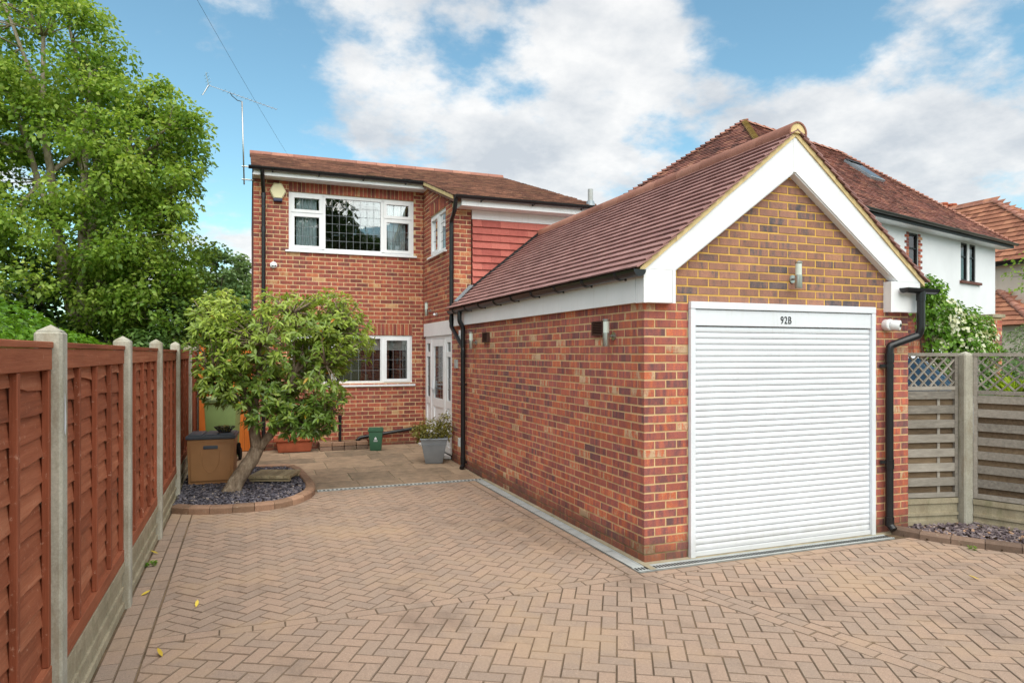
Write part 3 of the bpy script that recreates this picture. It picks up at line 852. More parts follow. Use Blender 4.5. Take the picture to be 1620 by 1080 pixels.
def gutter(name, p0, p1, r, parent, mat='black', cap0=True, cap1=True, arms=0, armdir=None):
    p0, p1 = Vector(p0), Vector(p1); d = (p1 - p0).normalized(); s = d.cross(Vector((0, 0, 1))).normalized()
    mb = MB(); n = 9; prof = []
    for k in range(n):
        t = math.pi + math.pi * k / (n - 1); prof.append((math.cos(t) * r, math.sin(t) * r))
    for k in range(n - 1, -1, -1):
        t = math.pi + math.pi * k / (n - 1); prof.append((math.cos(t) * (r - .006), math.sin(t) * (r - .006)))
    m_ = len(prof)
    P = [p0 + s * a + Vector((0, 0, b)) for a, b in prof] + [p1 + s * a + Vector((0, 0, b)) for a, b in prof]
    mb.add(P, [(i, (i + 1) % m_, (i + 1) % m_ + m_, i + m_) for i in range(m_)])
    if cap0: mb.add([p0 + s * a * 1.08 + Vector((0, 0, b * 1.08)) - d * .004 for a, b in prof[:n]], [tuple(range(n))])
    if cap1: mb.add([p1 + s * a * 1.08 + Vector((0, 0, b * 1.08)) + d * .004 for a, b in prof[:n]], [tuple(range(n))])
    o = mb.build(name, mat, parent)
    L_ = (p1 - p0).length
    for i in range(arms):
        t = L_ * (i + .5) / arms; c = p0 + d * t; ar = MB()
        pts = [c + s * math.cos(math.pi + math.pi * k / 8) * (r + .005) + Vector((0, 0, math.sin(math.pi + math.pi * k / 8) * (r + .005))) for k in range(9)]
        for a, b in zip(pts[:-1], pts[1:]): ar.bar(a, b, .03, .006, up=(0.3, 0.3, 1))
        if armdir is not None:
            q = c + Vector(armdir) * (r + .035); ar.bar(c + Vector((0, 0, -r * .5)) + Vector(armdir) * r * .6, q + Vector((0, 0, -r * .5 - .03)), .02, .05)
        ar.build('gutter_bracket', mat, o)
    return o
gutter('gutter', (3.072, 4.975, 2.512), (3.072, 10.72, 2.49), .056, garage, arms=9, armdir=(1, 0, 0))
gutter('gutter', (6.44, 5.05, 2.475), (6.44, 10.9, 2.49), .056, garage, cap0=True)
# short gutter outlet end that crosses the gable at the right
gutter('gutter', (6.07, 4.93, 2.455), (6.50, 4.93, 2.45), .05, garage)
# lead flashing and soaker where roof meets tile hanging
fl = MB()
fl.prism([(3.40, rz(3.40) + .03), (apexX - .1, rz(apexX - .1) + .03), (apexX - .1, rz(apexX - .1) + .075), (3.40, rz(3.40) + .075)], 'y', 10.80, 10.84)
fl.build('abutment_flashing', 'black_wood', garage)
MB().bar((3.16, 10.72, rz(3.16) + .05), (3.44, 10.74, rz(3.44) + .10), .10, .012, up=(-.6, -.3, 1)).build('lead_flashing', 'lead', garage)

# ------------------------------------------------------------------ house
HX0, HX1, HY = 0.104, 5.75, 13.0
house = thing('brick_house', (1.6, 14.5, 0), 'two storey red brick house with leaded white windows, tile hung wing and low brown roof', 'house')
HB = []
hf, hs_, hp = MB().build('front_wall', 'mortar_h', house), MB().build('return_wall', 'mortar_h', house), MB().build('pier', 'mortar_h', house)
c1, c2, c3 = MB(), MB(), MB()
WU = (0.70, 2.995, 3.64, 4.725)
WLo = (0.72, 2.965, 1.215, 2.14)
face_h = faceY(0, HY)
hz0 = 0.04
fh = faceY(HX0, HY)
holes = [(WU[0] - HX0, WU[1] - HX0, WU[2], 4.935), (WLo[0] - HX0, WLo[1] - HX0, WLo[2], 2.365)]
wall_rows(fh, GX0 - HX0, hz0, 4.99, holes, 0, 'brick_h', hf, HB, c1, True, False)
soldiers(fh, WU[0] - HX0, WU[1] - HX0, WU[3], 4.935, 'brick_h', hf, HB); soldiers(fh, WLo[0] - HX0, WLo[1] - HX0, WLo[3], 2.365, 'brick_h', hf, HB)
c1.box(WU[0], WU[1], HY + .006, HY + .1, WU[3] + .003, 4.935); c1.box(WLo[0], WLo[1], HY + .006, HY + .1, WLo[3] + .003, 2.365)
WS = (11.40, 12.50, 3.55, 4.335)
f_ret = faceX(GX0, GYB + .122)
y0r = GYB + .122
def rlim(z):
    # under the sloping verge
    yl = 12.7 + (z + .13 - 5.04) / .338
    return (max(0, yl - y0r), HY - y0r - .002)
wall_rows(f_ret, HY - y0r, 0.0375, 2.3625, [(11.03 - y0r, 12.945 - y0r, -1, 2.37)], 0, 'brick_h', hs_, HB, c2)
wall_rows(f_ret, HY - y0r, 2.3625, 5.0, [(WS[0] - y0r, WS[1] - y0r, WS[2], WS[3] + .22)], 0, 'brick_h', hs_, HB, c2, lim=lambda z: (0 if z < 4.3 else rlim(z)[0], HY - y0r - .002))
soldiers(f_ret, WS[0] - y0r, WS[1] - y0r, WS[3], WS[3] + .215, 'brick_h', hs_, HB)
c2.box(GX0 + .006, GX0 + .1, WS[0], WS[1], WS[3] + .002, WS[3] + .215)
# pier above garage eaves
f_pier = faceY(GX0, GYB); f_pier_s = faceX(GX0, GYB)
wall_rows(f_pier, 0.298, 2.2875, 4.22, [], 0, 'brick_h', hp, HB, c3, True, True, returns=True)
wall_rows(f_pier_s, 0.112, 2.2875, 4.30, [], 1, 'brick_h', hp, HB, c3, True, False, returns=True)
fill(hf, c1); fill(hs_, c2); fill(hp, c3)
pieces(HB, 'brick', 'brickwork', house, 300)
# hidden flanks, rear and the wing's inner wall, so the rooms are closed
bk = MB()
bk.box(HX0 + .004, HX0 + .1, HY + .11, 18.8, 0, 5.0); bk.box(HX0, HX1, 18.8, 18.9, 0, 5.0); bk.prism([(GYB + .05, 0), (18.8, 0), (18.8, 4.9), (15.7, 5.9), (GYB + .05, 4.28)], 'x', HX1 - .1, HX1)
bk.box(3.484, HX1 - .101, GYB + .002, GYB + .1, 0, 4.2); bk.box(HX0 + .1, 3.28, HY + .12, 18.7, 2.45, 2.6); bk.box(3.29, HX1 - .1, GYB + .2, 18.7, 2.45, 2.6)
bk.build('rear_walls', 'brick_h', house)

# roof
RS = 0.338
def hzr(y): return 5.055 + RS * (y - 12.68)
YR = 15.75
rb = MB()
rb.prism([(12.73, hzr(12.73) - .02), (YR, hzr(YR) - .02), (YR, hzr(YR) - .12), (12.73, hzr(12.73) - .12)], 'x', .101, 3.10)
rb.prism([(10.63, hzr(10.63) - .02), (YR, hzr(YR) - .02), (YR, hzr(YR) - .12), (10.63, hzr(10.63) - .12)], 'x', 3.101, 5.801)
rb.prism([(YR, hzr(YR) - .02), (19.1, hzr(YR) - .02 - RS * (19.1 - YR)), (19.1, hzr(YR) - .12 - RS * (19.1 - YR)), (YR, hzr(YR) - .12)], 'x', .102, 5.79)
hroof = rb.build('roof', 'tile_h', house)
TH = []
upv = Vector((0, 1, RS)).normalized(); nv = Vector((0, -RS, 1)).normalized(); gz = 0.1
for r_ in range(int(math.hypot(YR - 10.56, RS * (YR - 10.56)) / gz) + 1):
    yy = 10.56 + r_ * gz * upv.y
    if yy > YR - .02: break
    xs = 3.08 if yy < 12.64 else .06
    x = xs - (tw / 2 if r_ % 2 else 0)
    while x < 5.84:
        x0, x1 = max(x, xs), min(x + tw, 5.84 + R.uniform(-.012, .012))
        if x1 - x0 > .04:
            tile(TH, Vector(((x0 + x1) / 2, yy, hzr(yy) - .012)), Vector((1, 0, 0)), upv, nv, x1 - x0 - .003, gz * 1.6, .014, .03 + R.uniform(-.003, .004), 'tile_h', house)
        x += tw
pieces(TH, 'roof_tile', 'roof_tiling', house, 0)
x = .05
while x < 5.8:
    x1 = min(x + .45, 5.83); mb = MB(); pr = []
    for k in range(9):
        t = math.pi * k / 8; pr.append((YR - .12 * math.cos(t), hzr(YR) - .05 + .115 * math.sin(t)))
    mb.prism(pr, 'x', x, x1 - .006); mb.build('ridge_tile', 'ridge', house, smooth=40); x = x1
    if x > 5.75: break
# verge of the catslide with bedding mortar
vp = MB()
for i in range(12):
    y = 10.66 + i * .168
    vp.prism([(y, hzr(y) - .075), (y + .168, hzr(y + .168) - .075), (y + .168, hzr(y + .168) - .008), (y, hzr(y) - .022)], 'x', 3.088, 3.14)
vp.build('verge_mortar', 'verge_mortar', house)
MB().prism([(12.70, hzr(12.7) - .03), (YR, hzr(YR) - .03), (YR, hzr(YR) - .2), (12.70, hzr(12.7) - .13)], 'x', .085, .10).build('barge_board', 'black_wood', house)
# eaves
MB().box(.088, 3.172, 12.700, 12.718, 4.905, 5.035).build('fascia_board', 'white', house)
MB().box(.088, 3.172, 12.719, 13.03, 4.905, 4.918).build('soffit', 'white', house)
MB().box(3.174, 3.183, 12.70, 13.0, 4.905, 5.03).build('soffit_end', 'white', house)
MB().box(3.24, 5.80, 10.60, 10.618, 4.19, 4.315).build('fascia_board', 'white', house)
MB().box(3.24, 5.80, 10.619, 10.93, 4.19, 4.203).build('soffit', 'white', house)
MB().box(3.228, 3.239, 10.60, 10.90, 4.19, 4.31).build('soffit_end', 'white', house)
MB().rbox(3.490, 5.75, 10.868, 10.90, 4.035, 4.188, bev=.004).build('cladding_board', 'white', house)
gutter('gutter', (.02, 12.635, 5.035), (3.16, 12.635, 5.025), .055, house, arms=4, armdir=(0, 1, 0))
gutter('gutter', (3.10, 10.53, 4.335), (5.83, 10.53, 4.34), .055, house, arms=3, armdir=(0, 1, 0))
# tile hanging
TT = []
tb = MB().box(3.486, 5.74, 10.874, 10.90, 2.30, 4.034).build('tile_hanging', 'black_wood', house)
for r_ in range(15):
    zt = 4.030 - .1185 * r_; x = 3.492 - (0 if r_ % 2 else .165)
    if zt < 2.4: break
    while x < 5.72:
        x0, x1 = max(x, 3.492), min(x + .33, 5.74)
        if x1 - x0 > .03:
            dq = R.uniform(0, .003)
            mb = MB(); za, zb = zt - .1185, zt
            p = [(x0 + .001, 10.838 - dq, za), (x1 - .001, 10.838 - dq, za), (x1 - .001, 10.866, zb), (x0 + .001, 10.866, zb), (x0 + .001, 10.856, za), (x1 - .001, 10.856, za), (x1 - .001, 10.872, zb), (x0 + .001, 10.872, zb)]
            mb.add(p, [(0, 1, 2, 3), (4, 7, 6, 5), (0, 4, 5, 1), (1, 5, 6, 2), (3, 2, 6, 7), (0, 3, 7, 4)])
            TT.append((mb, 'tile_red', tb))
        x += .33
pieces(TT, 'hung_tile', 'tile_hanging_rest', house, 300)
vpz = hzr(12.0)
MB().tube([(5.66, 10.80, hzr(10.80) - .05), (5.66, 10.80, hzr(10.80) + .28)], .045, 12).build('vent_pipe', 'drain', house)
MB().tube([(5.66, 10.80, hzr(10.80) - .02), (5.66, 10.80, hzr(10.80) + .07)], [.09, .062], 12).build('vent_collar', 'lead', house)

# windows --------------------------------------------------------------
def window(parent, face, s0, s1, z0, z1, lights, sill=True, depth=0.03, label=None, room=0.9, grid=(.145, .19), frame=.055):
    """lights: list of (s0,s1,z0,z1,opening?)  in wall coordinates"""
    def bx(mb, a, b, c, d, e, f):
        p = [face(s, z, dd) for dd in (e, f) for s, z in ((a, c), (b, c), (b, d), (a, d))]
        mb.add(p, [(0, 3, 2, 1), (4, 5, 6, 7), (0, 1, 5, 4), (1, 2, 6, 5), (2, 3, 7, 6), (3, 0, 4, 7)])
    fr = MB(); t = .045
    bx(fr, s0, s1, z0, z0 + t, -.10, -depth); bx(fr, s0, s1, z1 - t, z1, -.10, -depth)
    bx(fr, s0, s0 + t, z0 + t, z1 - t, -.10, -depth); bx(fr, s1 - t, s1, z0 + t, z1 - t, -.10, -depth)
    w = fr.build('window', 'white', parent)
    for i, (a, b, c, d, op) in enumerate(lights):
        m = frame if op else .022; m2 = .0
        sf = MB(); o = -depth + (.016 if op else .002)
        bx(sf, a, b, c, c + m, -.09, o); bx(sf, a, b, d - m, d, -.09, o); bx(sf, a, a + m, c + m, d - m, -.09, o); bx(sf, b - m, b, c + m, d - m, -.09, o)
        sf.build('sash', 'white', w)
        ga, gb, gc, gd = a + m - .003, b - m + .003, c + m - .003, d - m + .003
        pn = MB(); bx(pn, ga, gb, gc, gd, -depth - .030, -depth - .024); pn.build('pane', 'glass', w)
        ld = MB(); nx_ = max(1, round((gb - ga) / grid[0])); nz = max(1, round((gd - gc) / grid[1]))
        for k in range(1, nx_):
            q = ga + (gb - ga) * k / nx_; bx(ld, q - .003, q + .003, gc, gd, -depth - .0235, -depth - .021)
        for k in range(1, nz):
            q = gc + (gd - gc) * k / nz; bx(ld, ga, gb, q - .003, q + .003, -depth - .0232, -depth - .0205)
        if ld.v: ld.build('leading', 'leading', w)
    if sill:
        sl = MB(); bx(sl, s0 - .06, s1 + .05, z0 - .035, z0 - .002, -.08, .045); sl.build('sill', 'white', w)
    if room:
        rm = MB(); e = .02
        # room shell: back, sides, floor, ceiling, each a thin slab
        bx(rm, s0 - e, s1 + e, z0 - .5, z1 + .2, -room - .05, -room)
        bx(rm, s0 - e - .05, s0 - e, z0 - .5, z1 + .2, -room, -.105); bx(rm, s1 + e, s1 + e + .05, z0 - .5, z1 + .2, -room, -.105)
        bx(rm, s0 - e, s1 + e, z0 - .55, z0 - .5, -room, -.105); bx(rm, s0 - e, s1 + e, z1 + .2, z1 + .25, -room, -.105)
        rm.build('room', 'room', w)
    return w, bx
sU = lambda x: x - HX0
wU, bxx = window(house, fh, sU(WU[0]), sU(WU[1]), WU[2] + .03, WU[3], [
    (sU(.745), sU(1.29), 4.365, 4.685, True), (sU(.745), sU(1.29), 3.71, 4.345, True),
    (sU(1.325), sU(2.385), 3.71, 4.685, False),
    (sU(2.42), sU(2.955), 4.365, 4.685, True), (sU(2.42), sU(2.955), 3.71, 4.345, True)], room=1.6, grid=(.135, .165))
for a_, b_ in ((1.288, 1.327), (2.383, 2.422)):
    mu = MB(); bxx(mu, sU(a_), sU(b_), 3.70, 4.69, -.10, -.03); mu.build('mullion', 'white', wU)
for a_, b_ in ((.745, 1.288), (2.422, 2.955)):
    tr = MB(); bxx(tr, sU(a_), sU(b_), 4.345, 4.365, -.1, -.031); tr.build('transom', 'white', wU)
def curtain(parent, x0, x1, y, z0, z1, mat='curtain'):
    mb = MB(); n = 28; vs_, fs = [], []
    for i in range(n + 1):
        x = x0 + (x1 - x0) * i / n; yy = y + .03 * math.sin(i * 1.35) + .012 * math.sin(i * .6)
        vs_ += [(x, yy, z0), (x, yy, z1), (x, yy + .006, z0), (x, yy + .006, z1)]
    for i in range(n):
        a = i * 4; fs += [(a, a + 4, a + 5, a + 1), (a + 2, a + 3, a + 7, a + 6)]
    mb.add(vs_, fs); mb.build('curtain', mat, parent, smooth=True)
curtain(wU, .84, 1.20, 13.15, 3.65, 4.75); curtain(wU, 2.52, 2.86, 13.15, 3.65, 4.75)
wL, bxl = window(house, fh, sU(WLo[0]), sU(WLo[1]), WLo[2], WLo[3], [
    (sU(.765), sU(1.48), 1.26, 2.10, False), (sU(1.52), sU(2.38), 1.26, 2.10, False), (sU(2.42), sU(2.925), 1.26, 2.10, True)], room=1.8, grid=(.135, .19))
for a_, b_ in ((1.478, 1.522), (2.378, 2.422)):
    mu = MB(); bxl(mu, sU(a_), sU(b_), 1.255, 2.10, -.10, -.028); mu.build('mullion', 'white', wL)
MB().box(1.5, 2.4, 13.16, 13.17, 1.86, 2.13).build('blind', 'blind', wL); MB().box(2.42, 2.93, 13.16, 13.17, 1.86, 2.13).build('blind', 'blind', wL)
vs2 = MB(); vs2.lathe([(.035, 0), (.05, .05), (.03, .12), (.04, .16)], (2.12, 13.2, 1.24), 10); vs2.build('vase', 'caddy_green', wL)
vs2 = MB(); vs2.box(2.55, 2.75, 13.17, 13.22, 1.24, 1.29); vs2.build('ornament', 'orange', wL)
window(house, f_ret, WS[0] - y0r, WS[1] - y0r, WS[2] + .03, WS[3], [(WS[0] + .04 - y0r, 11.93 - y0r, WS[2] + .07, WS[3] - .04, False), (11.95 - y0r, WS[1] - .04 - y0r, WS[2] + .07, WS[3] - .04, True)], room=.8, grid=(.13, .18))

# front door in the return wall
dr = MB(); XD = GX0 + .03
def dbx(mb, y0, y1, z0, z1, x0=XD, x1=XD + .07): mb.box(x0, x1, y0, y1, z0, z1)
DZ0 = .09
for (a, b, c, d) in ((11.032, 11.075, DZ0, 2.115), (12.89, 12.943, DZ0, 2.115), (11.075, 12.89, 2.06, 2.115), (11.475, 11.53, DZ0, 2.06), (12.40, 12.455, DZ0, 2.06)): dbx(dr, a, b, c, d)
fd = dr.build('front_door', 'white', house)
MB().box(GX0 - .006, GX0 + .09, 11.032, 12.943, 2.118, 2.362).build('head_panel', 'white', fd)
def unit(y0, y1, spec, nm):
    fr = MB(); x0 = XD - .012
    for (c, d) in spec['rails']: fr.box(x0, XD + .05, y0, y1, c, d)
    for (c, d) in spec['stiles']: fr.box(x0 + .001, XD + .05, y0, y0 + spec['sw'], c, d); fr.box(x0 + .001, XD + .05, y1 - spec['sw'], y1, c, d)
    o = fr.build(nm, 'white', fd)
    for (c, d) in spec['glass']:
        MB().box(XD + .01, XD + .016, y0 + spec['sw'] - .003, y1 - spec['sw'] + .003, c, d).build('pane', 'glass', fd)
        ld = MB(); m = 3 if y1 - y0 > .6 else 2
        for k in range(1, m): q = y0 + spec['sw'] + (y1 - y0 - 2 * spec['sw']) * k / m; ld.box(XD + .006, XD + .0095, q - .004, q + .004, c, d)
        nz = max(1, round((d - c) / .19))
        for k in range(1, nz): q = c + (d - c) * k / nz; ld.box(XD + .0055, XD + .009, y0 + spec['sw'], y1 - spec['sw'], q - .004, q + .004)
        ld.build('leading', 'leading', fd)
    for (c, d) in spec['panel']: MB().box(XD + .008, XD + .03, y0 + spec['sw'], y1 - spec['sw'], c, d).build('panel', 'white', fd)
side = dict(rails=((DZ0, .20), (.86, .99), (1.74, 1.83), (1.99, 2.06)), stiles=((.20, .86), (.99, 1.74), (1.83, 1.99)), sw=.09, glass=((.985, 1.745), (1.825, 1.995)), panel=((.195, .865),))
leaf = dict(rails=((DZ0, .22), (.84, .99), (1.93, 2.055)), stiles=((.22, .84), (.99, 1.93)), sw=.12, glass=((.985, 1.935),), panel=((.215, .845),))
unit(11.077, 11.473, side, 'sidelight'); unit(12.457, 12.888, side, 'sidelight'); unit(11.532, 12.398, leaf, 'door_leaf')
hd = MB(); hd.box(XD - .03, XD - .012, 12.28, 12.32, 1.05, 1.30); hd.box(XD - .065, XD - .03, 12.16, 12.31, 1.15, 1.18); hd.build('handle', 'door_white', fd)
MB().rbox(GX0 - .13, GX0 - .01, 11.03, 12.95, .045, .088, bev=.006).build('threshold', 'white', fd)
hall = MB(); hall.box(4.6, 4.65, 11.0, 13.0, 0, 2.4); hall.box(3.3, 4.6, 10.95, 11.0, 0, 2.4); hall.box(3.3, 4.6, 13.0, 13.05, 0, 2.4); hall.box(3.28, 4.6, 11.0, 13.0, .0, .05); hall.box(3.3, 4.6, 11.0, 13.0, 2.37, 2.4)
hall.build('hallway', 'room', fd)

# ------------------------------------------------------------------ rainwater pipes and wall fittings
def pipe_thing(name, label, pts, r, cat='downpipe', clips=(), collars=(), group='black downpipes'):
    t = thing(name, pts[-1], label, cat, group)
    # rounded corners
    q = [Vector(pts[0])]
    for i in range(1, len(pts) - 1):
        a, b, c = Vector(pts[i - 1]), Vector(pts[i]), Vector(pts[i + 1])
        d1, d2 = (b - a).normalized(), (c - b).normalized(); k = min(.06, (b - a).length / 3, (c - b).length / 3)
        q += [b - d1 * k, b - d1 * k * .35 + d2 * k * .1, b + d2 * k * .35 - d1 * k * .1, b + d2 * k]
    q.append(Vector(pts[-1]))
    MB().tube(q, r, 14).build('pipe', 'black', t, smooth=50)
    for c in collars:
        c = Vector(c); MB().tube([c - Vector((0, 0, .045)), c + Vector((0, 0, .045))], r + .006, 14).build('collar', 'black', t, smooth=50)
    for c, d in clips:
        c = Vector(c); b = MB(); b.tube([c - Vector((0, 0, .015)), c + Vector((0, 0, .015))], r + .005, 12); b.bar(c, c + Vector(d), .03, .03); b.build('clip', 'black', t)
    return t
px = GX0 - .055
pipe_thing('downpipe', 'black downpipe beside the front door, elbowing into its neighbour', [(3.12, 10.56, 4.30), (3.115, 10.62, 4.10), (px, 10.86, 3.98), (px, 10.86, 2.33), (px, 10.86, 2.24), (px - .01, 10.16, 1.88), (px - .01, 10.16, 1.80)], .034, collars=((px, 10.86, 2.36), (px, 10.86, 3.2)))
pipe_thing('downpipe', 'black downpipe running from the garage gutter to the patio', [(3.06, 10.17, 2.44), (3.06, 10.17, 2.30), (px - .012, 10.17, 2.20), (px - .012, 10.17, .07), (px - .05, 10.12, .035)], .036, collars=((px - .012, 10.17, 1.78), (px - .012, 10.17, 1.95), (px - .012, 10.17, .16)), clips=(((px - .012, 10.17, 1.32), (.06, 0, 0)), ((px - .012, 10.17, .12), (.06, 0, 0))))
py = GY0 - .06
pipe_thing('downpipe', 'black downpipe with a swan neck at the right of the garage door', [(6.30, 4.93, 2.42), (6.30, 4.93, 2.05), (6.29, 4.95, 1.985), (5.99, py, 1.88), (5.985, py, 1.80), (5.985, py, .10), (5.985, py - .05, .055)], .037, collars=((6.30, 4.93, 2.38), (5.985, py, 1.76), (5.985, py, .70), (5.985, py, .13)), clips=(((5.985, py, 1.68), (-.07, .05, 0)), ((5.985, py, .72), (-.07, .05, 0))))
pipe_thing('downpipe', 'black downpipe at the left corner of the house front', [(.24, 12.63, 5.02), (.245, 12.66, 4.93), (.27, 12.93, 4.66), (.27, 12.93, .1)], .034, collars=((.27, 12.93, 4.6), (.27, 12.93, 4.0)), clips=(((.27, 12.93, 4.4), (0, .05, 0)), ((.27, 12.93, 2.9), (0, .05, 0))))

def wall_light(c, out, label):
    """c: point on the wall at mid height of the lamp; out: wall normal"""
    out = Vector(out); c = Vector(c); t = thing('wall_light', c, label, 'wall light', 'cylinder wall lights')
    k = c + out * .085
    MB().lathe([(.038, 0), (.038, .012)], c - Vector((0, 0, .03)), 14, out).build('back_plate', 'steel', t, smooth=40)
    MB().tube([c - Vector((0, 0, .03)) + out * .01, k - Vector((0, 0, .03))], .012, 8).build('arm', 'steel', t, smooth=True)
    MB().lathe([(.032, -.125), (.033, -.12), (.033, -.002), (.030, 0)], k, 16).build('lamp_body', 'steel', t, smooth=40)
    MB().lathe([(.029, .001), (.029, .108)], k, 16).build('lamp_glass', 'frost', t, smooth=40)
    MB().lathe([(.033, .109), (.034, .114), (.034, .122), (.030, .126)], k, 16).build('lamp_cap', 'steel', t, smooth=40)
wall_light((GX0, 5.60, 1.995), (-1, 0, 0), 'steel cylinder wall light near the front corner of the garage side wall')
wall_light((GX0, 9.70, 1.995), (-1, 0, 0), 'steel cylinder wall light beside the downpipes at the far end of the garage wall')
wall_light((4.80, GY0, 2.535), (0, -1, 0), 'steel cylinder wall light in the middle of the gable')
wall_light((GX0, 12.42, 2.62), (-1, 0, 0), 'steel cylinder wall light above the front door')
def vent(c, label):
    t = thing('air_vent', c, label, 'air vent', 'brown louvre vents'); x, y, z = c
    f = MB(); f.box(x - .035, x + .005, y - .115, y - .095, z - .07, z + .07); f.box(x - .035, x + .005, y + .095, y + .115, z - .07, z + .07); f.box(x - .035, x + .005, y - .095, y + .095, z + .058, z + .07); f.box(x - .035, x + .005, y - .095, y + .095, z - .07, z - .058); f.box(x - .012, x + .004, y - .095, y + .095, z - .058, z + .058)
    f.build('vent_frame', 'brown_plastic', t)
    for i in range(7):
        s = MB(); zc = z - .05 + i * .0165; s.bar((x - .024, y - .094, zc), (x - .024, y + .094, zc), .02, .004, up=(-.6, 0, 1)); s.build('louvre', 'brown_plastic', t)
vent((GX0 - .003, 5.87, 2.045), 'brown louvred air vent beside the nearer wall light'); vent((GX0 - .003, 9.22, 2.03), 'brown louvred air vent beside the farther wall light')
# turret camera on the garage
t = thing('security_camera', (6.08, GY0, 2.08), 'white turret security camera beside the garage door', 'camera')
MB().lathe([(.055, 0), (.057, .01), (.057, .06), (.05, .068)], (6.0, GY0, 2.09), 20, (0, -1, 0)).build('base', 'white', t, smooth=40)
MB().lathe([(.045, 0), (.05, .02), (.05, .075), (.046, .082)], (6.01, GY0 - .06, 2.09), 20, (.45, -.85, -.1)).build('turret', 'white', t, smooth=40)
for s in (-1, 1): MB().lathe([(.016, .0), (.016, .006)], Vector((6.01, GY0 - .06, 2.09)) + Vector((.45, -.85, -.1)).normalized() * .081 + Vector((.85, .45, 0)).normalized() * .02 * s, 12, (.45, -.85, -.1)).build('lens', 'black', t)
t = thing('security_camera', (.44, HY, 3.36), 'small white dome camera on the house front below the alarm box', 'camera')
MB().lathe([(.06, 0), (.062, .01), (.06, .03)], (.44, HY, 3.38), 18, (0, -1, 0)).build('base', 'white', t, smooth=40)
MB().lathe([(.05, 0), (.05, .03), (.04, .05), (.02, .06)], (.44, HY - .03, 3.375), 18, (.1, -1, -.25)).build('turret', 'white', t, smooth=40)
for s in (-1, 1): MB().lathe([(.012, 0), (.012, .006)], (.446 + .02 * s, HY - .088, 3.36), 10, (.1, -1, -.25)).build('lens', 'black', t)
# alarm box
t = thing('alarm_box', (.51, HY, 4.62), 'cream hexagonal alarm box with dark blue strobe under the eaves', 'alarm box')
hx = [(.37, 4.70), (.44, 4.56), (.58, 4.56), (.655, 4.70), (.575, 4.845), (.445, 4.845)]
mb = MB(); mb.prism(hx, 'y', HY - .055, HY)
mb.add([(x, HY - .055, z) for x, z in hx] + [(.512 + (x - .512) * .85, HY - .085, 4.70 + (z - 4.70) * .85) for x, z in hx], [(i, (i + 1) % 6, (i + 1) % 6 + 6, i + 6) for i in range(6)] + [tuple(range(6, 12))]); mb.build('housing', 'alarm', t)
MB().rbox(.435, .59, HY - .08, HY - .003, 4.515, 4.575, bev=.012).build('strobe', 'alarm_blue', t)
# small boxes by the door
t = thing('doorbell', (GX0, 10.72, 1.62), 'grey intercom panel on the brick beside the front door', 'doorbell')
MB().rbox(GX0 - .025, GX0 + .003, 10.66, 10.80, 1.56, 1.70, bev=.006).build('panel', 'drain', t); MB().lathe([(.018, 0), (.018, .006)], (GX0 - .026, 10.73, 1.60), 12, (-1, 0, 0)).build('button', 'steel', t)
t = thing('outside_socket', (GX0, 10.35, .4), 'pale weatherproof socket box low on the wall by the planter', 'socket')
MB().rbox(GX0 - .06, GX0 + .003, 10.32, 10.43, .33, .47, bev=.01).build('box', 'drain', t); MB().rbox(GX0 - .075, GX0 - .061, 10.325, 10.425, .335, .465, bev=.006).build('cover', 'blind', t)
t = thing('sensor_box', (GX0, 10.42, 2.05), 'small white box at the top of the wall between the downpipes', 'sensor')
MB().rbox(GX0 - .04, GX0 + .003, 10.38, 10.50, 2.0, 2.17, bev=.008).build('box', 'white', t); MB().rbox(GX0 - .046, GX0 - .041, 10.40, 10.48, 2.03, 2.08, bev=.002).build('lens', 'drain', t)
t = thing('door_sensor', (GX0, 12.1, 2.52), 'small steel motion sensor beside the light over the front door', 'sensor')
MB().lathe([(.03, 0), (.03, .02), (.02, .03)], (GX0, 11.95, 2.50), 12, (-1, 0, 0)).build('plate', 'steel', t, smooth=40); MB().lathe([(.0, -.02), (.022, 0), (.024, .02), (.0, .035)], (GX0 - .045, 11.95, 2.50), 12, (-.8, -.2, -.4)).build('head', 'white', t, smooth=True)

# ------------------------------------------------------------------ channel drains
def drain(name, label, x0, x1, y0, y1, slots, along):
    t = thing(name, ((x0 + x1) / 2, (y0 + y1) / 2, 0), label, 'drain', 'channel drains')
    b = MB(); b.box(x0, x1, y0, y1, -.08, .0035); b.build('channel', 'drain', t)
    if slots:
        s = MB(); L_ = (x1 - x0) if along == 'x' else (y1 - y0); n = int(L_ / slots); g_ = MB()
        for i in range(n):
            a = (i + .25) * L_ / n; b_ = (i + .75) * L_ / n
            if along == 'x': s.box(x0 + a, x0 + b_, y0 + (y1 - y0) * .28, y0 + (y1 - y0) * .72, .0, .0062)
            else: s.box(x0 + (x1 - x0) * .28, x0 + (x1 - x0) * .72, y0 + a, y0 + b_, .0, .0062)
        s.build('slot_row', 'drain_dark', t)
    e = MB()
    if along == 'x':
        for yy in (y0, y1 - .014): e.box(x0, x1, yy, yy + .014, .0, .0078)
    else:
        for xx in (x0, x1 - .014): e.box(xx, xx + .014, y0, y1, .0, .0078)
    e.build('rim', 'drain', t)
    return t
drain('channel_drain', 'grey slotted channel drain across the front of the garage door', 3.02, 5.90, 4.895, 5.03, .03, 'x')
t = drain('channel_drain', 'plain grey drain strip along the foot of the garage side wall', 3.02, 3.13, 5.034, 9.24, 0, 'y')
sl = MB()
for i in range(9): sl.box(3.036, 3.114, 5.5 + i * .42, 5.503 + i * .42, .0, .0045)
sl.build('joint_row', 'drain_dark', t)
drain('channel_drain', 'grey channel drain with a row of square slots edging the patio', .86, 3.13, 9.245, 9.345, .055, 'x')
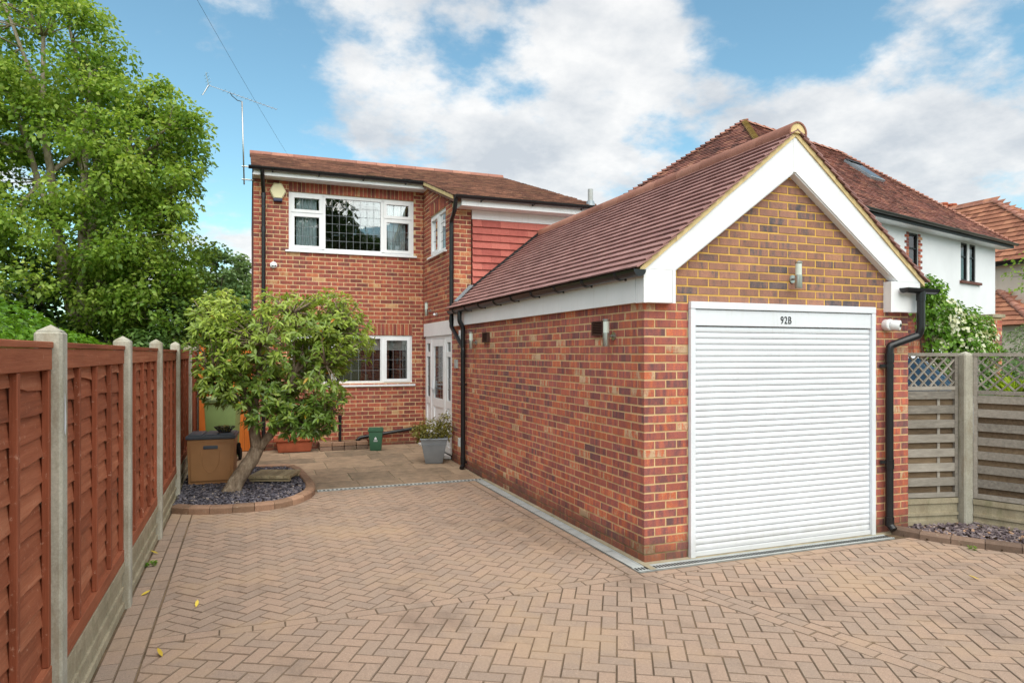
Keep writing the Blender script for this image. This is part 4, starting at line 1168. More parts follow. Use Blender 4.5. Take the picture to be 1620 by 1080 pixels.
# concrete haunch and dirt strip between drain and wall
hn = MB(); hn.box(3.132, 3.186, 4.9, 9.3, -.05, .012); hn.box(3.132, 6.3, 5.032, 5.09, -.05, .010); struct(hn.build('concrete_haunch', 'grav'))

# ------------------------------------------------------------------ left fence
fence = thing('panel_fence', (-.83, 7, 0), 'red brown overlapping timber panel fence with concrete posts along the drive', 'fence')
PY = [-.20, 1.725, 3.65, 5.575, 7.50, 9.425, 11.35, 13.22]
for i, y in enumerate(PY):
    hgt = 1.90 + R.uniform(-.012, .02)
    x0, x1 = -.885, -.775
    mb = MB(); mb.rbox(x0, x1, y - .055, y + .055, -.3, hgt, bev=.012, seg=1)
    mb.add([(x0 + .008, y - .047, hgt - .001), (x1 - .008, y - .047, hgt - .001), (x1 - .008, y + .047, hgt - .001), (x0 + .008, y + .047, hgt - .001), ((x0 + x1) / 2, y, hgt + .03)], [(0, 1, 4), (1, 2, 4), (2, 3, 4), (3, 0, 4)])
    mb.build('post', 'concrete', fence)
for i in range(len(PY) - 1):
    y0, y1 = PY[i] + .058, PY[i + 1] - .058
    zt = 1.858 - .002 * i + R.uniform(-.008, .008); zb = .335
    gb = MB(); gb.box(-.862, -.826, y0, y1, -.1, .33)
    gb.box(-.826, -.808, y0, y1, .27, .328); gb.box(-.826, -.808, y0, y1, .0, .05); gb.box(-.826, -.812, y0, y1, .13, .16)
    gb.build('gravel_board', 'grav', fence)
    pn = MB(); pn.box(-.872, -.864, y0 + .01, y1 - .01, zb + .05, zt - .05); p = pn.build('panel', 'fence', fence)
    MB().rbox(-.868, -.806, y0, y1, zt - .028, zt, bev=.003, seg=1).build('cap_rail', 'fence', p)
    MB().rbox(-.845, -.812, y0, y1, zt - .125, zt - .030, bev=.003, seg=1).build('top_rail', 'fence', p)
    MB().rbox(-.848, -.812, y0, y1, zb, zb + .085, bev=.003, seg=1).build('bottom_rail', 'fence', p)
    nb = 5
    for k in range(nb):
        yy = y0 + .018 + (y1 - y0 - .036) * k / (nb - 1)
        MB().rbox(-.845, -.816, yy - .019, yy + .019, zb + .086, zt - .126, bev=.003, seg=1).build('batten', 'fence_v', p)
    ns = 13; step = (zt - zb - .16) / ns
    for k in range(ns):
        zc = zb + .07 + step * k
        mb = MB(); vs_, fs = [], []; n = 22; ph = R.uniform(0, 6); am = R.uniform(.005, .018); fq = R.uniform(2.5, 6)
        for j in range(n + 1):
            y = y0 + .004 + (y1 - y0 - .008) * j / n
            wv = am * math.sin(ph + fq * j / n * 1.7) + .006 * math.sin(ph * 2.3 + 11 * j / n) + R.uniform(-.003, .003)
            cup = .003 * math.sin(ph + 9 * j / n)
            lo, hi = zc + wv, zc + step + .035
            vs_ += [(-.840 + cup, y, lo), (-.858, y, hi), (-.850 + cup, y, lo), (-.866, y, hi)]
        for j in range(n):
            a = j * 4; fs += [(a, a + 4, a + 5, a + 1), (a + 2, a + 3, a + 7, a + 6), (a, a + 2, a + 6, a + 4)]
        mb.add(vs_, fs); mb.build('slat', 'fence', p)
mk = MB(); mk.add([(-.7740, 3.640, 1.63), (-.7740, 3.650, 1.62), (-.7740, 3.668, 1.49), (-.7740, 3.655, 1.43), (-.7740, 3.635, 1.46), (-.7740, 3.640, 1.55)], [(0, 1, 2, 3, 4, 5)]); mk.build('paint_splash', 'door_white', fence)
# litter strip between gravel board and drive

# ------------------------------------------------------------------ gate, bins and box behind the tree
gate = thing('garden_gate', (-.35, 13.05, 0), 'orange stained vertical board gate between the fence and house', 'gate')
x = -.78
while x < .06:
    x1 = min(x + .105, .085); MB().rbox(x + .001, x1 - .002, 13.03, 13.05, .07, 2.05 + R.uniform(-.004, .004), bev=.003, seg=1).build('board', 'gate_wood', gate); x = x1
    if x > .06: break
for z in (.25, 1.05, 1.85): MB().box(-.77, .08, 13.052, 13.09, z, z + .095).build('rail', 'gate_wood', gate)
MB().box(-.80, .09, 13.02, 13.10, 2.07, 2.15).build('gate_head', 'gate_wood', gate)
MB().rbox(-.70, -.655, 13.0, 13.028, 1.22, 1.45, bev=.004).build('latch', 'steel', gate)
shed = thing('garden_shed', (-1.0, 16.6, 0), 'shed with a white edged flat roof beyond the gate', 'shed')
MB().box(-1.75, -.15, 16.5, 18.4, 0, 2.2).build('wall', 'grey_wood_dark', shed); MB().rbox(-1.9, 0.0, 16.35, 18.5, 2.2, 2.33, bev=.01).build('roof', 'white', shed)
MB().box(-1.2, -.5, 16.46, 16.498, .05, 2.0).build('door', 'gate_wood', shed); MB().box(-1.1, -1.07, 16.44, 16.46, .95, 1.1).build('handle', 'steel', shed)

wb = thing('wheelie_bin', (-.36, 11.95, .05), 'tall pale green wheelie bin standing in front of the orange gate', 'bin')
Mz = Matrix.Translation((-.36, 11.95, .05)) @ Matrix.Rotation(rad(-8), 4, 'Z')
MB().rbox(-.24, .24, -.27, .25, .06, .98, bev=.03, taper=.16, M4=Mz).build('body', 'bin_green', wb, smooth=40)
MB().rbox(-.265, .265, -.30, .28, .975, 1.0, bev=.01, M4=Mz).build('rim', 'bin_green', wb)
MB().rbox(-.27, .27, -.315, .28, 1.002, 1.06, bev=.024, M4=Mz).build('lid', 'bin_lid', wb, smooth=40)
MB().tube([Mz @ Vector((-.2, .30, .98)), Mz @ Vector((.2, .30, .98))], .016, 8).build('handle', 'bin_green', wb)
for s in (-1, 1): MB().lathe([(.09, -.02), (.1, -.015), (.1, .015), (.09, .02)], Mz @ Vector((.22 * s, .24, .1)), 18, Mz.to_3x3() @ Vector((1, 0, 0))).build('wheel', 'rubber', wb, smooth=40)

bx_ = thing('storage_box', (-.42, 10.2, .05), 'brown plastic garden storage box with dark grey lid under the tree', 'storage box')
Mb = Matrix.Translation((-.435, 10.27, .055)) @ Matrix.Rotation(rad(-4), 4, 'Z')
MB().rbox(-.295, .295, -.28, .26, 0, .60, bev=.018, taper=.06, M4=Mb).build('body', 'box_brown', bx_, smooth=40)
MB().rbox(-.255, .255, -.292, -.27, .05, .54, bev=.009, taper=.04, M4=Mb).build('front_panel', 'box_brown', bx_, smooth=40)
arc = MB()
pts = [Mb @ Vector((.11 * math.sin(a) * 1.0, -.292, .16 + .22 * (1 - math.cos(a)))) for a in np.linspace(-1.35, 1.35, 17)]
arc.tube([Mb @ Vector((-.115, -.292, .46))] + pts + [Mb @ Vector((.115, -.292, .46))], .006, 6); arc.build('moulding', 'box_brown', bx_, smooth=True)
MB().rbox(-.09, .09, -.31, -.285, .475, .52, bev=.01, M4=Mb).build('handle', 'box_lid', bx_, smooth=40)
ld = MB(); ld.rbox(-.31, .31, -.30, .28, .602, .648, bev=.014, M4=Mb); lid = ld.build('lid', 'box_lid', bx_, smooth=40)
for (a, b) in ((-.285, -.105), (-.08, .08), (.105, .285)): MB().rbox(a, b, -.27, .24, .640, .664, bev=.01, M4=Mb).build('lid_panel', 'box_lid', lid, smooth=40)
for s in (1,): MB().lathe([(.08, -.02), (.09, -.014), (.09, .014), (.08, .02)], Mb @ Vector((.315, .17, .40)), 16, Mb.to_3x3() @ Vector((1, 0, 0))).build('wheel', 'rubber', bx_, smooth=40)
nb_ = thing('wire_basket', (-.28, 10.25, .72), 'small dark wire basket of moss lying on the storage box lid', 'basket')
bc = Vector((-.29, 10.22, .722))
bk_ = MB()
for k in range(18):
    t = 2 * math.pi * k / 18; bk_.tube([bc + Vector((.07 * math.cos(t), .06 * math.sin(t), .004)), bc + Vector((.135 * math.cos(t), .11 * math.sin(t), .075))], .004, 5)
for rr, zz_ in ((.07, .004), (.10, .04), (.135, .075)):
    bk_.tube([bc + Vector((rr * math.cos(2 * math.pi * k / 20), rr * .83 * math.sin(2 * math.pi * k / 20), zz_)) for k in range(21)], .0045, 5)
bk_.build('wire_frame', 'black', nb_)
ms = MB()
for k in range(40):
    a = R.uniform(0, 6.28); q = R.uniform(0, .1); ms.lathe([(.002, -.014), (.02, -.004), (.022, .006), (.002, .018)], bc + Vector((q * math.cos(a), q * .8 * math.sin(a), .045 + R.uniform(-.02, .035))), 6, (R.uniform(-1, 1), R.uniform(-1, 1), 1))
ms.build('moss', 'leaf_olive', nb_, smooth=True)

# ------------------------------------------------------------------ slate bed
bed_path = [(-.80, 8.60), (-.55, 8.44), (-.27, 8.37), (0.0, 8.345), (.24, 8.37), (.45, 8.48), (.62, 8.66), (.75, 8.90), (.82, 9.18), (.845, 9.5), (.83, 9.9), (.80, 10.4), (.76, 10.85), (.66, 11.12), (.44, 11.27), (.1, 11.33), (-.4, 11.34), (-.8, 11.34)]
def smooth_path(p, n=8):
    out = []
    for i in range(len(p) - 1):
        p0, p1, p2, p3 = (np.array(p[max(i - 1, 0)]), np.array(p[i]), np.array(p[i + 1]), np.array(p[min(i + 2, len(p) - 1)]))
        for k in range(n):
            t = k / n
            out.append(tuple(.5 * ((2 * p1) + (-p0 + p2) * t + (2 * p0 - 5 * p1 + 4 * p2 - p3) * t * t + (-p0 + 3 * p1 - 3 * p2 + p3) * t ** 3)))
    out.append(tuple(p[-1])); return out
def edge_blocks(path, blen, w, h, mat, parent, name='edging_block'):
    P = smooth_path(path); S = [0]
    for a, b in zip(P[:-1], P[1:]): S.append(S[-1] + math.dist(a, b))
    def at(s):
        s = min(max(s, 0), S[-1] - 1e-6); i = max(k for k in range(len(S)) if S[k] <= s); i = min(i, len(P) - 2)
        t = (s - S[i]) / max(S[i + 1] - S[i], 1e-9); a, b = np.array(P[i]), np.array(P[i + 1]); d = (b - a) / np.linalg.norm(b - a)
        return a + (b - a) * t, np.array((-d[1], d[0]))
    s = 0; out = []
    while s < S[-1] - .03:
        e = min(s + blen * R.uniform(.94, 1.06), S[-1]); m = 3; A, B = [], []
        zj = h + R.uniform(-.004, .004)
        rows = []
        for k in range(m + 1):
            q, nn = at(s + .003 + (e - s - .006) * k / m)
            inn = q + nn * w
            rows.append([(q[0], q[1], -.03), (q[0], q[1], zj - .022), (q[0] + nn[0] * .02, q[1] + nn[1] * .02, zj), (inn[0] - nn[0] * .012, inn[1] - nn[1] * .012, zj), (inn[0], inn[1], zj - .012), (inn[0], inn[1], -.03)])
        mb = MB(); vs_ = [p for r_ in rows for p in r_]; fs = []
        for k in range(m):
            for j in range(5): fs.append((k * 6 + j, k * 6 + 6 + j, k * 6 + 7 + j, k * 6 + 1 + j))
        fs += [tuple(range(6)), tuple(range(m * 6 + 5, m * 6 - 1, -1))]
        mb.add(vs_, fs); mb.build(name, mat, parent); s = e
    return P
bed = MB(); P_ = smooth_path(bed_path, 4)
def shrink(P, k, c=(-.05, 9.85)):
    out = []
    for (x, y) in P:
        d = math.hypot(x - c[0], y - c[1]); f = (d - k) / d; out.append((c[0] + (x - c[0]) * f, c[1] + (y - c[1]) * f))
    return out
bed.prism([(max(p[0], -.8), p[1]) for p in shrink(P_, .06)], 'z', -.05, .035)
bed_o = struct(bed.build('garden_bed', 'soil'))
edge_blocks(bed_path, .235, .125, .085, 'edging', bed_o)
def inside(poly, x, y):
    c = False; n = len(poly); j = n - 1
    for i in range(n):
        if (poly[i][1] > y) != (poly[j][1] > y) and x < (poly[j][0] - poly[i][0]) * (y - poly[i][1]) / (poly[j][1] - poly[i][1]) + poly[i][0]: c = not c
        j = i
    return c
def chips(name, label, poly, n, z, size, mat, avoid=None):
    mb = MB(); xs = [p[0] for p in poly]; ys = [p[1] for p in poly]; k = 0
    while k < n:
        x, y = R.uniform(min(xs), max(xs)), R.uniform(min(ys), max(ys))
        if not inside(poly, x, y): continue
        k += 1
        a = R.uniform(0, 6.28); L_ = size * R.uniform(.6, 1.5); w = L_ * R.uniform(.4, .75); th = R.uniform(.006, .014)
        q = Matrix.Rotation(a, 3, 'Z') @ Matrix.Rotation(R.gauss(0, .3), 3, 'X') @ Matrix.Rotation(R.gauss(0, .22), 3, 'Y')
        zc = z + R.uniform(0, .022); m = R.choice((4, 5, 5, 6))
        ring = [(L_ / 2 * math.cos(6.283 * i / m + R.uniform(-.35, .35)) * R.uniform(.75, 1.1), w / 2 * math.sin(6.283 * i / m + R.uniform(-.3, .3)) * R.uniform(.75, 1.1)) for i in range(m)]
        vs_ = [Vector((x, y, zc)) + q @ Vector((p[0], p[1], h)) for h in (-th / 2, th / 2) for p in ring]
        mb.add(vs_, [tuple(range(m, 2 * m))] + [(i, (i + 1) % m, (i + 1) % m + m, i + m) for i in range(m)])
    o = mb.build(name, mat); tag(o, label, 'slate chips', kind='stuff'); return o
inner = [p for p in inset([tuple(map(float, p)) for p in P_], .12)]
poly_in = []
for (x, y) in P_:
    cxb, cyb = -.05, 9.85; d = math.hypot(x - cxb, y - cyb); f = (d - .125) / d
    poly_in.append((cxb + (x - cxb) * f, cyb + (y - cyb) * f))
poly_in = [(-.79, 8.70)] + [p for p in poly_in if p[0] > -.7] + [(-.79, 11.2)]
chips('slate_chips', 'blue grey slate chippings spread over the bed beneath the tree', poly_in, 5200, .045, .042, 'slate')
dk = thing('timber_stepping_board', (.35, 9.95, .07), 'short weathered timber slatted board lying on the slate bed', 'timber board')
Md = Matrix.Translation((.36, 10.0, .10)) @ Matrix.Rotation(rad(-20), 4, 'Z')
for k in range(6): MB().rbox(-.28 + k * .094, -.28 + k * .094 + .088, -.26, .26, .02, .06, bev=.004, seg=1, M4=Md).build('plank', 'sawn', dk)
for s in (-.2, .2): MB().rbox(-.27, .27, s - .03, s + .03, -.02, .019, bev=.003, seg=1, M4=Md).build('bearer', 'sawn', dk)

# ------------------------------------------------------------------ things on the patio
def gz_(y): return .018 * max(0, y - 9.4)
tz = gz_(12.75)
tr_ = thing('terracotta_trough', (.8, 12.75, tz), 'long terracotta trough below the lower window behind the tree', 'planter')
MB().rbox(.46, 1.10, 12.6, 12.88, tz + .005, tz + .24, bev=.02, taper=.14).build('body', 'orange', tr_, smooth=40)
rm_ = MB(); rm_.rbox(.43, 1.13, 12.57, 12.62, tz + .2, tz + .27, bev=.01); rm_.rbox(.43, 1.13, 12.86, 12.91, tz + .2, tz + .27, bev=.01); rm_.rbox(.43, .48, 12.62, 12.86, tz + .2, tz + .27, bev=.01); rm_.rbox(1.08, 1.13, 12.62, 12.86, tz + .2, tz + .27, bev=.01); rm_.build('rim', 'orange', tr_, smooth=40)
MB().box(.482, 1.078, 12.622, 12.858, tz + .22, tz + .245).build('soil', 'soil', tr_)
stp = thing('brick_plinth', (1.6, 12.8, tz), 'low brick surround at the foot of the house wall beside the green caddy', 'plinth')
for r_ in range(2):
    for k in range(4):
        x0 = 1.21 + k * .215 + (0 if r_ else -.0); ln = .205
        MB().rbox(x0, x0 + ln, 12.62, 12.72, tz + r_ * .075, tz + r_ * .075 + .066, bev=.004, seg=1).build('brick', 'edging' if r_ else 'edging_grey', stp)
    for s in (1.21, 1.97):
        MB().rbox(s, s + .095, 12.725, 12.985, tz + r_ * .075, tz + r_ * .075 + .066, bev=.004, seg=1).build('brick', 'edging' if r_ else 'edging_grey', stp)
MB().box(1.306, 1.969, 12.722, 12.99, tz - .02, tz + .11).build('infill', 'grav', stp)
wp = thing('waste_pipe', (1.6, 12.93, .3), 'black waste pipe running down the house wall into the brick surround', 'pipe')
MB().tube([(1.60, 12.95, .12), (1.60, 12.95, .62)], .026, 10).build('pipe', 'black', wp, smooth=50); MB().tube([(1.60, 12.95, .60), (1.60, 12.95, .66)], .033, 10).build('cap', 'black', wp, smooth=50)
wp = thing('waste_pipe', (2.4, 12.93, .3), 'black waste pipe sloping along the foot of the house wall behind the caddy', 'pipe')
MB().tube([(1.92, 12.93, .20), (1.96, 12.93, .235), (3.10, 12.93, .38)], .032, 10).build('pipe', 'black', wp, smooth=50); MB().tube([(1.92, 12.93, .14), (1.92, 12.93, .21)], .038, 10).build('elbow', 'black', wp, smooth=50)
cz = gz_(12.45)
cd_ = thing('food_caddy', (2.2, 12.45, cz), 'small dark green food waste caddy standing on the patio by the wall', 'caddy')
Mc = Matrix.Translation((2.17, 12.45, cz + .002)) @ Matrix.Rotation(rad(-12), 4, 'Z')
MB().rbox(-.125, .125, -.125, .125, 0, .35, bev=.018, taper=.2, M4=Mc).build('body', 'caddy_green', cd_, smooth=40)
MB().rbox(-.138, .138, -.138, .138, .345, .375, bev=.01, M4=Mc).build('rim', 'caddy_green', cd_, smooth=40)
MB().rbox(-.13, .13, -.135, .13, .376, .40, bev=.01, M4=Mc).build('lid', 'caddy_green', cd_, smooth=40)
MB().tube([Mc @ Vector((-.12, 0, .405)), Mc @ Vector((-.1, -.1, .41)), Mc @ Vector((.1, -.1, .41)), Mc @ Vector((.12, 0, .405))], .008, 6).build('handle', 'caddy_green', cd_)
lg = MB(); f_ = lambda x, z: Mc @ Vector((x, -.1215 - (z - .2) * .035, z))
lg.add([f_(-.02, .20), f_(.02, .20), f_(.02, .225), f_(.0, .25), f_(-.02, .225)], [(0, 1, 2, 3, 4)])
for zz_ in (.185, .17): lg.add([f_(-.035, zz_ - .004), f_(.035, zz_ - .004), f_(.035, zz_ + .004), f_(-.035, zz_ + .004)], [(0, 1, 2, 3)])
lg.build('printed_mark', 'door_white', cd_)
pz = gz_(10.85)
pt = thing('metal_planter', (2.84, 10.85, pz), 'square tapered grey metal planter by the front door', 'planter')
Mp = Matrix.Translation((2.84, 10.88, pz + .003)) @ Matrix.Rotation(rad(-14), 4, 'Z')
MB().rbox(-.215, .215, -.215, .215, 0, .40, bev=.012, taper=.36, M4=Mp).build('body', 'zinc', pt, smooth=40)
rm_ = MB()
for (a, b, c, d) in ((-.225, .225, -.225, -.205), (-.225, .225, .205, .225), (-.225, -.205, -.205, .205), (.205, .225, -.205, .205)): rm_.rbox(a, b, c, d, .385, .408, bev=.005, seg=1, M4=Mp)
rm_.build('rim', 'zinc', pt)
for q in (.30, .315):
    rr = .215 * (1 - .36 * (1 - q / .40)) ; bd = MB()
    for (a, b, c, d) in ((-rr - .004, rr + .004, -rr - .004, -rr + .004), (rr - .004, rr + .004, -rr, rr), (-rr - .004, -rr + .004, -rr, rr)): bd.box(a, b, c, d, q, q + .006)
    bd.xform(Mp).build('band', 'zinc', pt)
MB().box(-.2, .2, -.2, .2, .37, .386).xform(Mp).build('soil', 'soil', pt)

# ------------------------------------------------------------------ foliage helpers
def unit(a): return a / np.maximum(np.linalg.norm(a, axis=1, keepdims=True), 1e-9)
def leaf_object(name, pos, nr, dr, ln, wr, mat, parent=None, rnd=None, droop=.25, six=False):
    n = len(pos); nr = unit(nr); dr = unit(dr - nr * (dr * nr).sum(1, keepdims=True)); sd = np.cross(nr, dr)
    ln = np.broadcast_to(np.asarray(ln, dtype=float), (n,))[:, None]; w = ln * wr
    down = np.zeros((n, 3)); down[:, 2] = -1
    if six:
        ks = [(0, 0), (.35, .8), (.7, .75), (1, 0), (.7, -.75), (.35, -.8)]
        V = []
        for t, s in ks: V.append(pos + dr * ln * t + sd * w * .5 * s + nr * (abs(s) * w * .16) + down * ln * droop * t * t)
        V = np.stack(V, 1).reshape(-1, 3); k = 6
        F = np.array([[0, 1, 2, 3], [0, 3, 4, 5]])
    else:
        ks = [(0, 0), (.45, 1), (1, 0), (.45, -1)]
        V = []
        for t, s in ks: V.append(pos + dr * ln * t + sd * w * .5 * s + nr * (abs(s) * w * .15) + down * ln * droop * t * t)
        V = np.stack(V, 1).reshape(-1, 3); k = 4
        F = np.array([[0, 1, 2], [0, 2, 3]])
    fl = (np.arange(n)[:, None, None] * k + F[None]).reshape(-1, F.shape[1])
    me = bpy.data.meshes.new(name)
    me.vertices.add(len(V)); me.vertices.foreach_set('co', V.astype(np.float32).ravel())
    me.loops.add(fl.size); me.loops.foreach_set('vertex_index', fl.astype(np.int32).ravel())
    me.polygons.add(len(fl)); me.polygons.foreach_set('loop_start', (np.arange(len(fl)) * F.shape[1]).astype(np.int32))
    try: me.polygons.foreach_set('loop_total', np.full(len(fl), F.shape[1], dtype=np.int32))
    except Exception: pass
    me.update(calc_edges=True)
    if rnd is None: rnd = NP.random((n, 3))
    c = np.ones((n, len(F), 4), dtype=np.float32); c[:, :, :3] = rnd[:, None, :]
    at = me.attributes.new('rnd', 'FLOAT_COLOR', 'FACE'); at.data.foreach_set('color', c.ravel())
    me.materials.append(M[mat]); return link(name, me, parent)
def rand_dirs(n): return unit(NP.normal(size=(n, 3)))

def limb(mb, p0, p1, r0, r1, bend=.12, n=7, wob=.03):
    p0, p1 = Vector(p0), Vector(p1); d = p1 - p0; L_ = d.length
    off = Vector((R.uniform(-1, 1), R.uniform(-1, 1), R.uniform(.1, .8))) * bend * L_
    pts = []; rr = []
    for i in range(n):
        t = i / (n - 1)
        p = p0 + d * t + off * (4 * t * (1 - t)) * .5 + Vector((R.uniform(-1, 1), R.uniform(-1, 1), R.uniform(-1, 1))) * wob * L_ * (0 if i in (0,) else 1) * .4
        pts.append(p); rr.append(r0 + (r1 - r0) * t)
    mb.tube(pts, rr, 8 if r0 > .03 else 5, cap=True); return pts

def broadleaf(name, label, base, trunk_pts, trunk_r, lobes, nclump, per, leaf, mat, bmat, cat='tree', clump_r=.42, group=None, limbs=6, flat=.5, up_bias=.7, lim_r=.06, rnd_shift=0.0, stems=(), hollow=None):
    """lobes: (centre, radii, weight). Clumps of leaves fill the lobes and hang on real branches."""
    t = thing(name, base, label, cat, group)
    tb_ = MB(); tp = [Vector(p) for p in trunk_pts]; fine = []
    for i in range(len(tp) - 1):
        for k in range(4): fine.append(tp[i].lerp(tp[i + 1], k / 4))
    fine.append(tp[-1]); m = len(fine)
    rr = [trunk_r * (1.25 if i == 0 else 1) * (1 - .72 * i / (m - 1)) for i in range(m)]
    tb_.tube(fine, rr, 12)
    nodes = [p for p in fine[m // 3:]]
    wts = np.array([l[2] for l in lobes], float); wts /= wts.sum()
    for a_, b_, r_ in stems:
        nodes += limb(tb_, a_, b_, r_, r_ * .3, .10, 10, .02)
    for k in range(limbs):
        l = lobes[int(NP.choice(len(lobes), p=wts))]; v = rand_dirs(1)[0]; v[2] = abs(v[2]) * .8
        tgt = Vector(l[0]) + Vector(v * np.array(l[1])) * .65
        st0 = fine[int(m * R.uniform(.3, .85))]
        nodes += limb(tb_, st0, tgt, lim_r * R.uniform(.8, 1.2), lim_r * .25, .15, 9)
    NN = np.array([tuple(p) for p in nodes])
    cs_ = []
    while len(cs_) < nclump:
        l = lobes[int(NP.choice(len(lobes), p=wts))]; v = rand_dirs(1)[0] * (NP.random() ** (1 / 4.5))
        q_ = np.array(l[0]) + v * np.array(l[1])
        if hollow and hollow(q_): continue
        cs_.append(q_)
    cs_ = np.array(cs_)
    br = MB()
    for c in cs_:
        d = np.linalg.norm(NN - c, axis=1) + np.maximum(NN[:, 2] - c[2], 0) * .8
        limb(br, NN[d.argmin()], c, max(.006, lim_r * .26), .004, .1, 5)
    tb_.join(br); tb_.build('trunk', bmat, t, smooth=True)
    # leaves
    n = nclump * per; ci = np.repeat(np.arange(nclump), per)
    sz = NP.uniform(.65, 1.25, nclump)[ci]
    v = rand_dirs(n) * (NP.random((n, 1)) ** .5) * clump_r * sz[:, None]; v[:, 2] *= flat
    pos = cs_[ci] + v; pos[:, 2] -= (v[:, 0] ** 2 + v[:, 1] ** 2) * .35
    nr = rand_dirs(n) * .75; nr[:, 2] += up_bias
    cl = NP.random(nclump)[ci]
    rnd = np.stack([np.clip(.5 * NP.random(n) + .5 * cl + .16 * v[:, 2] / clump_r + rnd_shift, 0, 1), NP.random(n), NP.random(n)], 1)
    leaf_object('crown', pos, nr, v + NP.normal(size=(n, 3)) * .12, NP.uniform(.7, 1.25, n) * leaf, .75, mat, t, rnd)
    return t
def bush(name, label, lobes, n, leaf, mat, cat='shrub', group=None, wr=.6, shell=.25, rnd_shift=0., base=None, up=.5, stems=True, lumps=.18):
    b0 = base or (lobes[0][0][0], lobes[0][0][1], 0)
    t = thing(name, b0, label, cat, group)
    vol = np.array([l[1][0] * l[1][1] * l[1][2] for l in lobes]) ** .7; vol /= vol.sum()
    li = NP.choice(len(lobes), n, p=vol); v = rand_dirs(n)
    lc = np.array([l[0] for l in lobes])[li]; lr = np.array([l[1] for l in lobes])[li]
    wob = 1 + lumps * np.sin(v[:, 0] * 7 + li * 2) * np.sin(v[:, 1] * 8 + 1.3 * li) + lumps * np.sin(v[:, 2] * 9 + li)
    rr = (1 - shell * NP.random(n) ** 2.0) * wob
    pos = lc + v * lr * rr[:, None]; keep = pos[:, 2] > .05; pos, v, li = pos[keep], v[keep], li[keep]; n = len(pos)
    nr = v * .7 + rand_dirs(n) * .7; nr[:, 2] += up
    hh = np.sin(pos[:, 0] * 5.1) * np.sin(pos[:, 1] * 4.3 + pos[:, 2] * 5.7)
    rnd = np.stack([np.clip(.4 + .2 * hh + .45 * (NP.random(n) - .5) + rnd_shift, 0, 1), NP.random(n), NP.random(n)], 1)
    leaf_object('foliage', pos, nr, v + NP.normal(size=(n, 3)) * .6, NP.uniform(.65, 1.3, n) * leaf, wr, mat, t, rnd)
    if stems:
        sb = MB()
        for l in lobes:
            for k in range(5):
                e = Vector(l[0]) + Vector(rand_dirs(1)[0] * np.array(l[1]) * .8)
                limb(sb, (l[0][0] + R.uniform(-.1, .1), l[0][1] + R.uniform(-.1, .1), 0.0), e, .025, .006, .1, 6)
        sb.build('stem', 'bark_dark', t)
    return t

